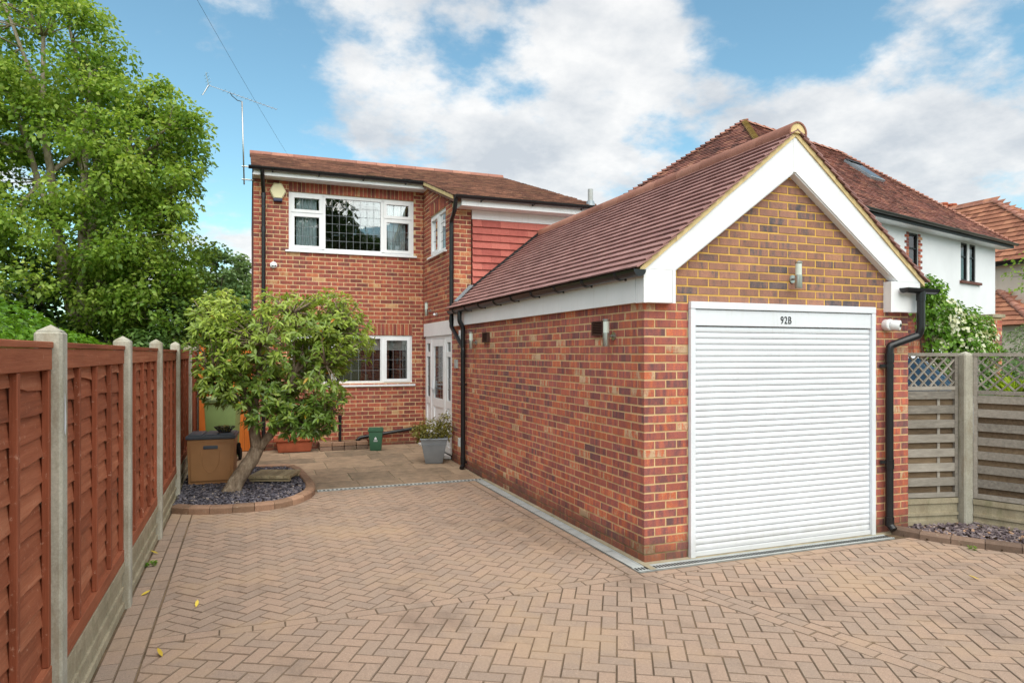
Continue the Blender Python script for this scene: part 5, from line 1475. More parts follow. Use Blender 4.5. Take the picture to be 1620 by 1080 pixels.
# ------------------------------------------------------------------ evergreen tree in the bed
def evergreen():
    t = thing('evergreen_tree', (-.15, 9.45, .05), 'leaning evergreen tree with a broad glossy crown growing from the slate bed', 'tree')
    tr = MB()
    trunk = [(-.20, 9.44, .0), (-.155, 9.44, .12), (-.06, 9.45, .27), (.05, 9.45, .43), (.12, 9.45, .58)]
    pts = []
    for i in range(len(trunk) - 1):
        for k in range(3): pts.append(Vector(trunk[i]).lerp(Vector(trunk[i + 1]), k / 3) + Vector((R.uniform(-.006, .006), R.uniform(-.006, .006), 0)))
    pts.append(Vector(trunk[-1])); m = len(pts)
    tr.tube(pts, [.135 - .03 * min(1, i / 3) - .022 * i / m for i in range(m)], 14)
    nodes = []
    def lb(a, b, r0, r1, bend=.08, n=7):
        q = limb(tr, a, b, r0, r1, bend, n, .035); nodes.extend(q[2:]); return q
    A = (.115, 9.45, .55)
    q1 = lb(A, (.06, 9.42, 1.05), .075, .06, .03); q1b = lb(q1[-1], (-.15, 9.40, 1.75), .045, .02); lb(q1[-1], (-.42, 9.2, 1.55), .04, .014); lb(q1[-1], (.15, 9.2, 1.9), .045, .018); lb(q1b[4], (-.4, 9.55, 2.15), .03, .01)
    q2 = lb(A, (.33, 9.43, .80), .06, .052, .04); q3 = lb(q2[-1], (.47, 9.42, 1.25), .052, .042, .03); q4 = lb(q3[-1], (.68, 9.40, 1.80), .04, .022, .04); lb(q3[-1], (.95, 9.15, 1.65), .035, .012); lb(q4[3], (.55, 9.3, 2.3), .026, .01); lb(q4[3], (1.15, 9.4, 2.15), .026, .01); lb(q2[-1], (.95, 9.35, .95), .035, .012); lb(q3[-1], (.25, 9.75, 1.9), .03, .012); lb(q2[3], (.75, 9.9, 1.4), .03, .012)
    lobes = [((.35, 9.45, 2.05), (.95, .85, .58), 3), ((-.22, 9.40, 1.85), (.50, .62, .50), 1.4), ((1.08, 9.45, 2.0), (.58, .65, .46), 1.6), ((.66, 9.35, 1.35), (.62, .62, .52), 2.0), ((-.30, 9.35, 1.50), (.38, .5, .34), 1.0), ((.74, 9.35, .95), (.40, .42, .28), 1.0), ((.22, 9.3, 1.18), (.42, .45, .34), 1.0), ((-.35, 9.45, 2.27), (.40, .5, .36), .9), ((1.05, 9.45, 2.36), (.48, .5, .32), .8)]
    w = np.array([l[2] for l in lobes]); w = w / w.sum(); nw = 1400
    li = NP.choice(len(lobes), nw, p=w); v = rand_dirs(nw) * (NP.random((nw, 1)) ** .30)
    c = np.array([l[0] for l in lobes])[li] + v * np.array([l[1] for l in lobes])[li]
    c = c[c[:, 2] < 2.74 + .07 * np.sin(c[:, 0] * 6) ]
    gap = (c[:, 1] < 9.45) & (np.abs(c[:, 0] - .50 - (c[:, 2] - 1.2) * .25) < .12) & (c[:, 2] > 1.2) & (c[:, 2] < 2.1) & (NP.random(len(c)) < .7)
    c = c[~gap]; NN = np.array([tuple(p) for p in nodes]); tw_ = MB(); axis = []
    for q in c:
        d = np.linalg.norm(NN - q, axis=1) + np.maximum(NN[:, 2] - q[2], 0) * .5; j = NN[d.argmin()]
        pts = limb(tw_, j, q, .009, .004, .12, 5); ax = (pts[-1] - pts[-2]).normalized() if (pts[-1] - pts[-2]).length > 1e-5 else Vector((0, 0, 1)); axis.append(tuple(ax))
    tr.join(tw_); tr.build('trunk', 'bark', t, smooth=True)
    axis = np.array(axis); axis[:, 2] += .6; axis = unit(axis)
    per = 13; n = len(c) * per; ci = np.repeat(np.arange(len(c)), per)
    az = NP.uniform(0, 2 * math.pi, n); A_ = axis[ci]
    o = unit(np.cross(A_, np.array([[.3, .9, .2]]))); p2 = np.cross(A_, o)
    radial = o * np.cos(az)[:, None] + p2 * np.sin(az)[:, None]; tilt = NP.uniform(.1, .95, n)[:, None]
    dr = radial + A_ * tilt; pos = c[ci] + A_ * NP.uniform(-.09, .015, n)[:, None]
    nr = A_ - radial * tilt * .8 + NP.normal(size=(n, 3)) * .2
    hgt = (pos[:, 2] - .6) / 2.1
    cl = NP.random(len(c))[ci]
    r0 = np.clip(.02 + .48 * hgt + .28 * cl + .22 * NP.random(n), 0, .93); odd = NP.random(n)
    r0 = np.where(odd > .993, NP.uniform(.955, 1, n), r0)
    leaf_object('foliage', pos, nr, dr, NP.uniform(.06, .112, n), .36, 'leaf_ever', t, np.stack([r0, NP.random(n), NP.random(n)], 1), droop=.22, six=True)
evergreen()

# ------------------------------------------------------------------ trees and hedges beyond the left fence
broadleaf('broadleaf_tree', 'tall broadleaf tree with several pale stems rising beyond the left fence', (-3.0, 15.6, 0),
    [(-3.0, 15.6, 0), (-3.05, 15.6, 1.6), (-2.95, 15.6, 3.2), (-2.75, 15.5, 5.0), (-2.7, 15.5, 7.2)], .22,
    [((-3.1, 15.4, 5.2), (2.1, 2.0, 2.3), 4), ((-3.9, 15.3, 7.2), (1.7, 1.7, 1.9), 2.4), ((-2.2, 15.0, 4.1), (1.75, 1.5, 1.9), 2.0), ((-1.95, 15.2, 5.8), (1.15, 1.2, 1.5), 1.2), ((-3.4, 14.4, 3.4), (1.9, 1.2, 1.3), 1.2), ((-1.9, 14.6, 2.7), (1.0, 1.0, 1.3), .8)],
    520, 135, .088, 'leaf_maple', 'bark_pale', clump_r=.38, limbs=8, lim_r=.07, flat=.8,
    stems=[((-2.75, 15.5, 5.0), (-4.3, 15.2, 8.7), .06), ((-2.72, 15.5, 5.6), (-3.3, 15.2, 8.9), .05), ((-2.75, 15.5, 4.8), (-1.7, 15.3, 7.2), .05), ((-3.05, 15.55, 1.4), (-4.1, 14.9, 6.6), .11), ((-3.0, 15.5, 2.2), (-3.45, 14.8, 7.6), .11), ((-3.0, 15.5, 2.4), (-2.75, 14.7, 7.0), .10), ((-2.98, 15.5, 2.0), (-2.05, 14.8, 6.0), .09), ((-3.0, 15.5, 1.2), (-4.6, 14.7, 4.4), .07)],
    hollow=lambda q: q[1] < 15.3 and 2.3 < q[2] < 6.0 and abs(q[0] + 3.05 + (q[2] - 2.3) * .08) < .28 + (q[2] - 2.3) * .16 and NP.random() < .6)
broadleaf('broadleaf_tree', 'broadleaf tree at the left edge of the picture beside the tallest tree', (-6.4, 15.0, 0),
    [(-6.4, 15.0, 0), (-6.3, 15, 2), (-6.3, 14.9, 5.0)], .2, [((-6.0, 14.8, 5.4), (2.0, 1.9, 3.0), 3), ((-5.4, 14.6, 3.3), (1.4, 1.4, 1.6), 1.2)], 120, 140, .115, 'leaf_maple', 'bark_pale', clump_r=.48, limbs=6, rnd_shift=-.05)
bush('evergreen_shrub', 'dark dense evergreen mass growing under the tall tree', [((-4.6, 15.2, 1.7), (1.6, 1.0, 1.9)), ((-3.1, 16.2, 1.6), (1.5, 1.0, 2.0)), ((-1.9, 16.8, 1.5), (1.1, .9, 1.9)), ((-6.4, 14.4, 1.7), (1.4, .9, 2.1)), ((-5.4, 13.4, 1.5), (1.0, .8, 1.6))], 24000, .165, 'leaf_dark', lumps=.12)
bush('laurel_shrub', 'dark green shrub at the far left behind the bright hedge', [((-3.9, 11.6, 1.9), (.9, .8, 1.0)), ((-4.7, 12.4, 2.0), (.9, .8, 1.3))], 7500, .11, 'leaf_dark', rnd_shift=.25)
bush('leafy_shrub', 'mid green leafy shrub between the dark mass and gate', [((-1.35, 14.6, 1.5), (.55, .6, 1.25)), ((-1.75, 14.0, 1.25), (.5, .5, 1.0))], 6000, .10, 'leaf_dark', rnd_shift=.35)
bush('garden_hedge', 'bright green clipped hedge showing just above the nearest fence panels', [((-2.6, 8.6, 1.15), (1.0, 2.0, 1.20)), ((-2.45, 10.6, 1.1), (.85, 1.7, 1.06)), ((-2.2, 12.2, 1.0), (.65, 1.3, 1.0))], 26000, .065, 'leaf_bright', cat='hedge', shell=.12, lumps=.035, stems=False, up=.8)
broadleaf('round_tree', 'distant round topped tree between the tall tree and house', (-1.3, 38, 0), [(-1.3, 38, 0), (-1.3, 38, 3), (-1.2, 38, 5.5)], .3,
    [((-1.4, 38, 5.2), (1.9, 1.9, 1.9), 3), ((-.3, 38.3, 5.0), (1.3, 1.5, 1.6), 1.5), ((-2.6, 38.2, 4.2), (1.3, 1.5, 1.6), 1.2)], 110, 90, .2, 'leaf_mid', 'bark_dark', clump_r=.5, limbs=5)
bush('boundary_shrub', 'far green shrubs seen over the gate and shed', [((-2.2, 24, 1.5), (2.0, 1.2, 2.3)), ((.0, 27, 1.5), (2.2, 1.2, 2.6))], 7000, .2, 'leaf_dark', rnd_shift=.2)

bush('boundary_shrub', 'dark shrubs closing the neighbouring garden at the far left', [((-9.5, 15.5, 1.6), (2.2, 1.2, 2.4)), ((-13, 13.5, 1.5), (2.4, 1.3, 2.2)), ((-16.5, 10, 1.5), (2.2, 2.0, 2.3))], 9000, .24, 'leaf_dark', rnd_shift=.15)
for (wx, wy, wr_, lb_) in ((-.765, 6.55, .05, 'small green weed growing at the foot of the left fence'), (6.22, 4.36, .035, 'tiny weed in the joint beside the right hand edging blocks')):
    n = 46; a = NP.uniform(0, 6.28, n); t = thing('weed', (wx, wy, 0), lb_, 'weed')
    leaf_object('foliage', np.stack([wx + wr_ * .4 * np.cos(a), wy + wr_ * .6 * np.sin(a), NP.uniform(.0, .03, n)], 1), np.stack([np.cos(a) * -.5, np.sin(a) * -.5, np.ones(n)], 1), np.stack([np.cos(a), np.sin(a), NP.uniform(.2, 1.2, n)], 1), NP.uniform(.5, 1.1, n) * wr_, .4, 'leaf_bright', t)

# ------------------------------------------------------------------ planter shrub
bush('potted_shrub', 'low olive green shrub growing in the grey metal planter', [((2.80, 10.88, .56), (.24, .22, .17)), ((3.03, 10.92, .60), (.12, .15, .22)), ((2.6, 10.9, .53), (.12, .12, .13))], 1500, .045, 'leaf_olive', base=(2.84, 10.88, pz + .39), shell=.6, stems=False)

# ------------------------------------------------------------------ right-hand fence and bed
rf = thing('slatted_fence', (7.05, 5.0, 0), 'weathered grey slatted fence with trellis top beside the garage', 'fence')
def slat_panel(p0, p1, zb, zt, tr_z, with_mid):
    p0, p1 = Vector(p0), Vector(p1); d = (p1 - p0); L_ = d.length; d.normalize(); nrm_ = Vector((d.y, -d.x, 0))
    if nrm_.dot(Vector((-p0.x, -p0.y, 0))) < 0: nrm_ = -nrm_
    up = Vector((0, 0, 1))
    def bx(a, b, z0, z1, o0, o1, mat, nm, par):
        c = p0 + d * (a + b) / 2 + nrm_ * (o0 + o1) / 2 + up * (z0 + z1) / 2
        return MB().obox(c, d, nrm_, up, (b - a) / 2, (o1 - o0) / 2, (z1 - z0) / 2).build(nm, mat, par)
    gb = bx(0, L_, -.06, zb - .01, -.025, .01, 'grav', 'gravel_board', rf)
    for (a, b) in ((zb - .065, zb - .012), (zb - .19, zb - .16), (-.02, .06)): bx(0, L_, a, b, .0101, .026, 'grav', 'board_rim', gb)
    fr = bx(0, .035, zb, zt, -.03, .02, 'grey_wood', 'panel', rf)
    bx(L_ - .035, L_, zb, zt, -.03, .02, 'grey_wood', 'stile', fr)
    bx(.036, L_ - .036, zb, zb + .045, -.03, .02, 'grey_wood', 'bottom_rail', fr)
    bx(.036, L_ - .036, tr_z - .02, tr_z + .02, -.03, .022, 'grey_wood', 'middle_rail', fr)
    bx(.0, L_, zt - .0, zt + .035, -.032, .026, 'grey_wood', 'top_rail', fr)
    n = 7; h_ = (tr_z - zb - .08) / n
    for k in range(n):
        z0 = zb + .055 + k * h_
        bx(.036, L_ - .036, z0 + h_ * .42, z0 + h_ * .98, .0, .016, 'grey_wood', 'slat', fr)
        bx(.036, L_ - .036, z0 - h_ * .12 + .01, z0 + h_ * .52, -.026, -.012, 'grey_wood_dark', 'slat', fr)
    if with_mid: bx(L_ * .66, L_ * .66 + .03, zb + .046, tr_z - .021, -.011, -.001, 'grey_wood', 'stile', fr)
    # trellis
    hz_ = zt - tr_z - .02; sp = .115
    for sg, o in ((1, .004), (-1, -.012)):
        k = -int(hz_ / sp) - 2
        while k * sp < L_ + hz_:
            a0 = k * sp; pts = []
            ta, tb2 = (a0, a0 + hz_) if sg > 0 else (a0 + hz_, a0)
            # parametrise t 0..1 upward; clip to [.036, L-.036]
            t0, t1 = 0.0, 1.0
            for lo, hi in ((.036, L_ - .036),):
                dx = tb2 - ta
                s0_, s1_ = (lo - ta) / dx, (hi - ta) / dx
                if s0_ > s1_: s0_, s1_ = s1_, s0_
                t0, t1 = max(t0, s0_), min(t1, s1_)
            if t1 - t0 > .08:
                A_ = p0 + d * (ta + (tb2 - ta) * t0) + nrm_ * o + up * (tr_z + .02 + hz_ * t0)
                B_ = p0 + d * (ta + (tb2 - ta) * t1) + nrm_ * o + up * (tr_z + .02 + hz_ * t1)
                MB().bar(A_, B_, .022, .014, up=tuple(nrm_.cross(B_ - A_))).build('lath', 'grey_wood', fr)
            k += 1
            k = k
    return fr
slat_panel((6.34, 5.20, 0), (6.985, 5.055, 0), .30, 1.775, 1.44, True)
fe = Vector((.37, -.93, 0)).normalized()
s0 = Vector((7.085, 4.94, 0))
slat_panel(s0, s0 + fe * 1.83, .30, 1.775, 1.40, False)
def rpost(c):
    mb = MB(); mb.rbox(-.055, .055, -.055, .055, -.3, 1.80, bev=.012, seg=1)
    mb.add([(-.047, -.047, 1.799), (.047, -.047, 1.799), (.047, .047, 1.799), (-.047, .047, 1.799), (0, 0, 1.825)], [(0, 1, 4), (1, 2, 4), (2, 3, 4), (3, 0, 4)])
    mb.xform(Matrix.Translation(c) @ Matrix.Rotation(rad(-12), 4, 'Z')); mb.build('post', 'concrete', rf)
rpost((7.04, 5.00, 0)); rpost(s0 + fe * 1.89)
p2_ = s0 + fe * 1.95
slat_panel(p2_, p2_ + fe * 1.83, .30, 1.775, 1.40, False)
bp2 = [(6.02, 5.03), (6.05, 4.92), (6.12, 4.72), (6.25, 4.48), (6.42, 4.22), (6.62, 3.94), (6.9, 3.55), (7.3, 3.05)]
rb_poly = [(6.05, 5.03)] + bp2[1:] + [(8.3, 1.8), (7.06, 5.0), (6.35, 5.2)]
rbd = MB(); rbd.prism([(p[0], p[1]) for p in bp2 + [(8.0, 2.9), (7.06, 4.98), (6.35, 5.15)]], 'z', -.05, .02)
rbo = struct(rbd.build('fence_bed', 'soil'))
edge_blocks(bp2, .27, .10, .075, 'edging_grey', rbo)
chips('slate_chips', 'plum grey slate chippings in the narrow bed below the slatted fence', [(6.15, 4.98), (6.22, 4.75), (6.36, 4.5), (6.55, 4.22), (6.75, 3.95), (7.05, 3.6), (7.6, 3.4), (7.06, 4.92), (6.4, 5.08)], 1100, .03, .05, 'slate_p')

# ------------------------------------------------------------------ neighbour house
e_ = Vector((.966, .257, 0)); n_ = Vector((-.257, .966, 0)); W0 = Vector((10.247, 11.122, 0))
nh = thing('white_house', W0 + e_ * 5.5 + n_ * 3, 'white rendered house with weathered red hipped roof behind the garage', 'house')
def wp_(t, dpt, z): return W0 + e_ * t + n_ * dpt + Vector((0, 0, z))
WLn = 11.1
def wbox(mb, t0, t1, d0, d1, z0, z1):
    p = [wp_(t, d, z) for z in (z0, z1) for t, d in ((t0, d0), (t1, d0), (t1, d1), (t0, d1))]
    mb.add(p, [(0, 3, 2, 1), (4, 5, 6, 7), (0, 1, 5, 4), (1, 2, 6, 5), (2, 3, 7, 6), (3, 0, 4, 7)])
wins = [(5.54, 6.06, 3.55, 4.86), (8.66, 9.10, 3.84, 4.90), (9.24, 9.66, 3.84, 4.90)]
wm_ = MB(); ts = [0] + sorted(sum([[w[0], w[1]] for w in wins], [])) + [WLn]
for a, b in zip(ts[:-1], ts[1:]):
    hit = [w for w in wins if abs(w[0] - a) < 1e-6 and abs(w[1] - b) < 1e-6]
    if hit: wbox(wm_, a, b, 0, .25, 0, hit[0][2]); wbox(wm_, a, b, 0, .25, hit[0][3], 4.95)
    else: wbox(wm_, a, b, 0, .25, 0, 4.95)
wbox(wm_, 0, .25, .25, 6.3, 0, 4.95); wbox(wm_, WLn - .25, WLn, .25, 6.3, 0, 4.95); wbox(wm_, .25, WLn - .25, 6.05, 6.3, 0, 4.95)
wm_.build('wall', 'render', nh)
for i, (a, b, c, d) in enumerate(wins):
    f = MB(); t_ = .045
    wbox(f, a, b, .02, .09, c, c + t_); wbox(f, a, b, .02, .09, d - t_, d); wbox(f, a, a + t_, .02, .09, c + t_, d - t_); wbox(f, b - t_, b, .02, .09, c + t_, d - t_); wbox(f, a + t_, b - t_, .025, .085, d - .40, d - .365)
    w = f.build('window', 'black_wood', nh)
    g_ = MB(); wbox(g_, a + t_, b - t_, .05, .056, c + t_, d - t_); g_.build('pane', 'glass', w)
    g_ = MB(); wbox(g_, a + t_, b - t_, .16, .17, c + .05, d - .05); g_.build('curtain', 'leaf_grey', w)
    g_ = MB(); wbox(g_, a - .02, b + .02, .5, .55, c - .1, d + .1); g_.build('room', 'room', w)
for z_i in range(19):
    for s, base_t in ((-1, 5.54), (1, 6.06)):
        ln_ = .22 if z_i % 2 else .12; a, b = (base_t - ln_, base_t - .002) if s < 0 else (base_t + .002, base_t + ln_)
        q = MB(); z0 = 3.45 + z_i * .075; wbox(q, a, b, -.012, .05, z0, z0 + .063); q.build('quoin_brick', 'brick_h', nh)
q = MB(); wbox(q, 8.58, 9.95, -.07, .05, 3.76, 3.83); q.build('sill', 'tile_n', nh)
q = MB(); wbox(q, -.35, WLn + .35, -.33, .0, 4.93, 4.95); q.build('soffit', 'white', nh)
q = MB(); wbox(q, -.37, WLn + .37, -.36, -.33, 4.93, 5.05); q.build('fascia_board', 'black_wood', nh)
gutter('gutter', wp_(-.4, -.42, 5.06), wp_(WLn + .42, -.42, 5.06), .06, nh)
# hipped roof: A and B ridge ends
ov = .38; dn = 3.5; zr = 8.0; ze = 5.03
c_fl, c_fr, c_br, c_bl = wp_(-ov, -ov, ze), wp_(WLn + ov, -ov, ze), wp_(WLn + ov, 2 * dn - ov, ze), wp_(-ov, 2 * dn - ov, ze)
ra, rb2 = wp_(-ov + dn, -ov + dn, zr), wp_(WLn + ov - dn, -ov + dn, zr)
rr_ = MB(); rr_.add([c_fl, c_fr, c_br, c_bl, ra, rb2], [(0, 1, 5, 4), (1, 2, 5), (2, 3, 4, 5), (3, 0, 4), (3, 2, 1, 0)]); nroof = rr_.build('roof', 'tile_n', nh)
NT = []
def tile_plane(out, pA, pB, pC, pD, gauge_, wd, mat, parent, th=.016, lift=.03):
    """eaves pA-pB, top pD-pC (pC above pB); tiles laid in rows and cut square at the hips"""
    pA, pB, pC, pD = map(Vector, (pA, pB, pC, pD)); al = (pB - pA).normalized()
    nn = (pB - pA).cross(pD - pA).normalized()
    if nn.z < 0: nn = -nn
    upd = nn.cross(al).normalized()
    if upd.z < 0: upd = -upd
    H = (pD - pA).dot(upd); k = 0
    while k * gauge_ < H - .03:
        t = k * gauge_ / H; L0 = pA.lerp(pD, t); R0 = pB.lerp(pC, t); s0_ = (L0 - pA).dot(al); s1_ = (R0 - pA).dot(al)
        x = s0_ - (wd / 2 if k % 2 else 0)
        while x < s1_:
            a, b = max(x, s0_), min(x + wd, s1_)
            if b - a > .03: tile(out, pA + al * (a + b) / 2 + upd * k * gauge_, al, upd, nn, b - a - .003, gauge_ * 1.5, th, lift + R.uniform(-.004, .006), mat, parent)
            x += wd
        k += 1
tile_plane(NT, c_fl, c_fr, rb2, ra, .11, .2, 'tile_n', nh); tile_plane(NT, c_bl, c_fl, ra, ra, .11, .2, 'tile_n', nh); tile_plane(NT, c_fr, c_br, rb2, rb2, .11, .2, 'tile_n', nh)
pieces(NT, 'roof_tile', 'roof_tiling', nh, 0)
def bonnets(a, b, step, r, mat, par, lean=.35, nm='hip_tile'):
    a, b = Vector(a), Vector(b); d = (b - a); L_ = d.length; d.normalize(); k = 0
    sd = d.cross(Vector((0, 0, 1))).normalized(); up = sd.cross(d)
    while k * step < L_ - .02:
        c = a + d * (k * step); mb = MB(); pr0, pr1 = [], []
        for i in range(7):
            t = math.pi * i / 6; pr0.append(c + sd * math.cos(t) * r + up * (math.sin(t) * r * .8 + r * lean)); pr1.append(c + d * step * 1.3 + sd * math.cos(t) * r * .8 + up * (math.sin(t) * r * .6 - .01))
        mb.add(pr0 + pr1, [(i, i + 1, i + 8, i + 7) for i in range(6)] + [tuple(range(6, -1, -1)), tuple(range(7, 14))]); mb.build(nm, mat, par); k += 1
bonnets(c_fr, rb2, .15, .085, 'ridge', nroof); bonnets(c_bl, ra, .15, .085, 'tile_n', nroof, .5); bonnets(wp_(-ov + 1.2, -ov + 1.2, ze + 1.2 * 3 / 3.5), ra, .15, .085, 'moss_ridge', nroof)
bonnets(ra, rb2, .42, .11, 'ridge', nroof, 0, 'ridge_tile')
# roof windows
def roofwin(t0, t1, d0, d1):
    k = (zr - ze) / dn; nn = (n_ * -k + Vector((0, 0, 1))).normalized()
    def rp(t, d, o): return wp_(t, d, ze + (d + ov) * k) + nn * o
    def sl(a, b, c, d, o0, o1, mat, nm, par):
        p = [rp(t, q, o) for o in (o0, o1) for t, q in ((a, c), (b, c), (b, d), (a, d))]
        return MB().add(p, [(0, 3, 2, 1), (4, 5, 6, 7), (0, 1, 5, 4), (1, 2, 6, 5), (2, 3, 7, 6), (3, 0, 4, 7)]).build(nm, mat, par)
    w = sl(t0, t1, d0, d1, .0, .09, 'lead', 'roof_window', nh)
    sl(t0 + .06, t1 - .06, d0 + .06, d1 - .06, .0905, .098, 'car_glass', 'pane', w); sl(t0, t1, d1 - .08, d1, .0905, .12, 'black_wood', 'top_cover', w)
roofwin(6.85, 7.65, 1.62, 2.4); roofwin(4.4, 5.2, 2.2, 2.95)

# second house, farther right
h2 = thing('cream_house', (30.5, 21, 0), 'cream rendered house with brown tiled hipped roof at the far right', 'house')
MB().box(27.8, 33.3, 15.8, 27.7, 0, 5.36).build('wall', 'cream', h2)
q = MB(); A2, B2_ = (30.56, 20.35, 8.4), (30.5, 24.5, 8.4)
E2 = [(27.5, 15.3, 5.36), (33.6, 15.3, 5.36), (33.6, 28.0, 5.36), (27.5, 28.0, 5.36)]
q.add([*E2, A2, B2_], [(0, 1, 4), (1, 2, 5, 4), (2, 3, 5), (3, 0, 4, 5), (3, 2, 1, 0)]); r2 = q.build('roof', 'tile_n2', h2)
NT = []; tile_plane(NT, E2[3], E2[0], A2, B2_, .30, .3, 'tile_n2', h2, .03, .06); tile_plane(NT, E2[0], E2[1], A2, A2, .30, .3, 'tile_n2', h2, .03, .06)
pieces(NT, 'roof_tile', 'roof_tiling', h2, 0)
bonnets(E2[0], A2, .42, .16, 'ridge', r2, .1); bonnets(A2, B2_, .45, .15, 'ridge', r2, 0, 'ridge_tile')
gutter('gutter', (27.44, 28.0, 5.36), (27.44, 15.2, 5.36), .07, h2); MB().box(27.5, 27.55, 15.3, 28, 5.22, 5.34).build('fascia_board', 'black_wood', h2)
# its lean-to
q = MB(); q.add([(26.0, 15.9, 2.8), (26.0, 25, 2.8), (27.78, 25, 4.2), (27.78, 18.3, 4.2), (27.78, 15.9, 2.8)], [(0, 3, 2, 1), (0, 4, 3), (0, 1, 2, 4)]); pr2 = q.build('lean_to_roof', 'tile_n2', h2)
NT = []; tile_plane(NT, (26.0, 25, 2.8), (26.0, 15.9, 2.8), (27.78, 18.3, 4.2), (27.78, 25, 4.2), .30, .3, 'tile_n2', pr2, .03, .06)
pieces(NT, 'roof_tile', 'lean_to_tiling', h2, 0)
bonnets((26.0, 15.9, 2.8), (27.78, 18.3, 4.2), .42, .15, 'ridge', pr2, .1)
MB().box(26.25, 27.79, 16.2, 24.8, 0, 2.85).build('lean_to_wall', 'cream', h2)
for s_ in (0, .62):
    q = MB(); q.lathe([(.2, 0), (.18, .26), (.22, .28), (.19, .36)], (32.1 + s_, 23.9, 8.85), 10); q.build('chimney_pot', 'orange', h2)
q = MB(); q.box(31.7, 33.1, 23.5, 24.3, 6.5, 8.85); q.build('chimney', 'brick_h', h2)

# ------------------------------------------------------------------ behind the slatted fence
def pillar(c, h_, label, w=.34):
    t = thing('brick_pillar', c, label, 'pillar', 'brick pillars'); x, y, _ = c
    core = MB().box(x - w / 2 + .006, x + w / 2 - .006, y - w / 2 + .006, y + w / 2 - .006, -.06, h_).build('core', 'mortar', t)
    for r_ in range(int(h_ / .075)):
        z0 = r_ * .075
        for k in range(2):
            q = MB()
            if r_ % 2: q.box(x - w / 2, x + w / 2, y - w / 2 + k * w / 2 + .003, y - w / 2 + (k + 1) * w / 2 - .003, z0 + .005, z0 + .070)
            else: q.box(x - w / 2 + k * w / 2 + .003, x - w / 2 + (k + 1) * w / 2 - .003, y - w / 2, y + w / 2, z0 + .005, z0 + .070)
            q.build('brick', 'brick_g', t)
    MB().rbox(x - w / 2 - .04, x + w / 2 + .04, y - w / 2 - .04, y + w / 2 + .04, h_, h_ + .07, bev=.01).build('cap', 'grav', t)
pillar((11.85, 9.45, 0), 2.62, 'red brick pillar half hidden beneath the flowering climber'); pillar((14.15, 9.54, 0), 2.52, 'red brick pillar at the right end of the flowering climber', .3)
t = bush('flowering_climber', 'climbing shrub covered in cream white blossom beyond the slatted fence', [((12.7, 9.2, 1.75), (.72, .42, .86)), ((12.05, 9.25, 2.6), (.36, .34, .50)), ((13.3, 9.3, 1.85), (.45, .38, .70)), ((11.9, 9.3, 2.95), (.28, .30, .36)), ((12.7, 9.2, .8), (.8, .42, .8))], 16000, .075, 'leaf_bright', rnd_shift=.08, wr=.7)
n = 1700; v = rand_dirs(n); lob = np.array([[12.7, 9.2, 1.75, .74, .45, .88], [13.3, 9.3, 1.85, .47, .4, .72], [12.3, 9.25, 2.4, .4, .38, .5]])[NP.choice(3, n, p=[.5, .32, .18])]
leaf_object('blossom', lob[:, :3] + v * lob[:, 3:] * NP.uniform(.95, 1.06, (n, 1)), v + rand_dirs(n) * .5, rand_dirs(n), NP.uniform(.06, .1, n), .9, 'petal', t)
bush('grey_green_shrub', 'grey green feathery shrub at the right edge beyond the fence', [((16.9, 10.6, 1.3), (.85, .6, .95)), ((17.8, 10.5, 1.1), (.7, .6, .8))], 7000, .09, 'leaf_mid', wr=.35)
t = thing('strappy_plant', (10.5, 6.7, 0), 'lime yellow strappy leaved plant showing through the trellis', 'plant')
n = 420; a = NP.uniform(0, 6.28, n); rr = NP.uniform(0, .35, n); pos = np.stack([10.5 + rr * np.cos(a), 6.7 + rr * np.sin(a), NP.uniform(.3, 1.0, n)], 1)
dd = np.stack([np.cos(a) * .45, np.sin(a) * .45, np.ones(n)], 1) + NP.normal(size=(n, 3)) * .18
leaf_object('foliage', pos, np.stack([np.cos(a), np.sin(a), np.full(n, .4)], 1), dd, NP.uniform(.6, 1.0, n), .06, 'leaf_lime', t, droop=.35, six=True)
bush('low_shrub', 'small dark shrub on the ground behind the trellis', [((11.1, 7.9, .85), (.6, .5, .80)), ((12.2, 7.7, .85), (.8, .5, .80))], 6000, .07, 'leaf_dark', rnd_shift=.2)

broadleaf('silver_birch', 'thin branched young tree leaning in at the right edge', (13.6, 7.7, 0), [(13.6, 7.7, 0), (13.55, 7.7, 1.5), (13.5, 7.7, 3.6)], .05, [((13.15, 7.85, 3.2), (.55, .5, .6), 1)], 26, 16, .06, 'leaf_maple', 'bark_dark', clump_r=.22, limbs=3, lim_r=.02)
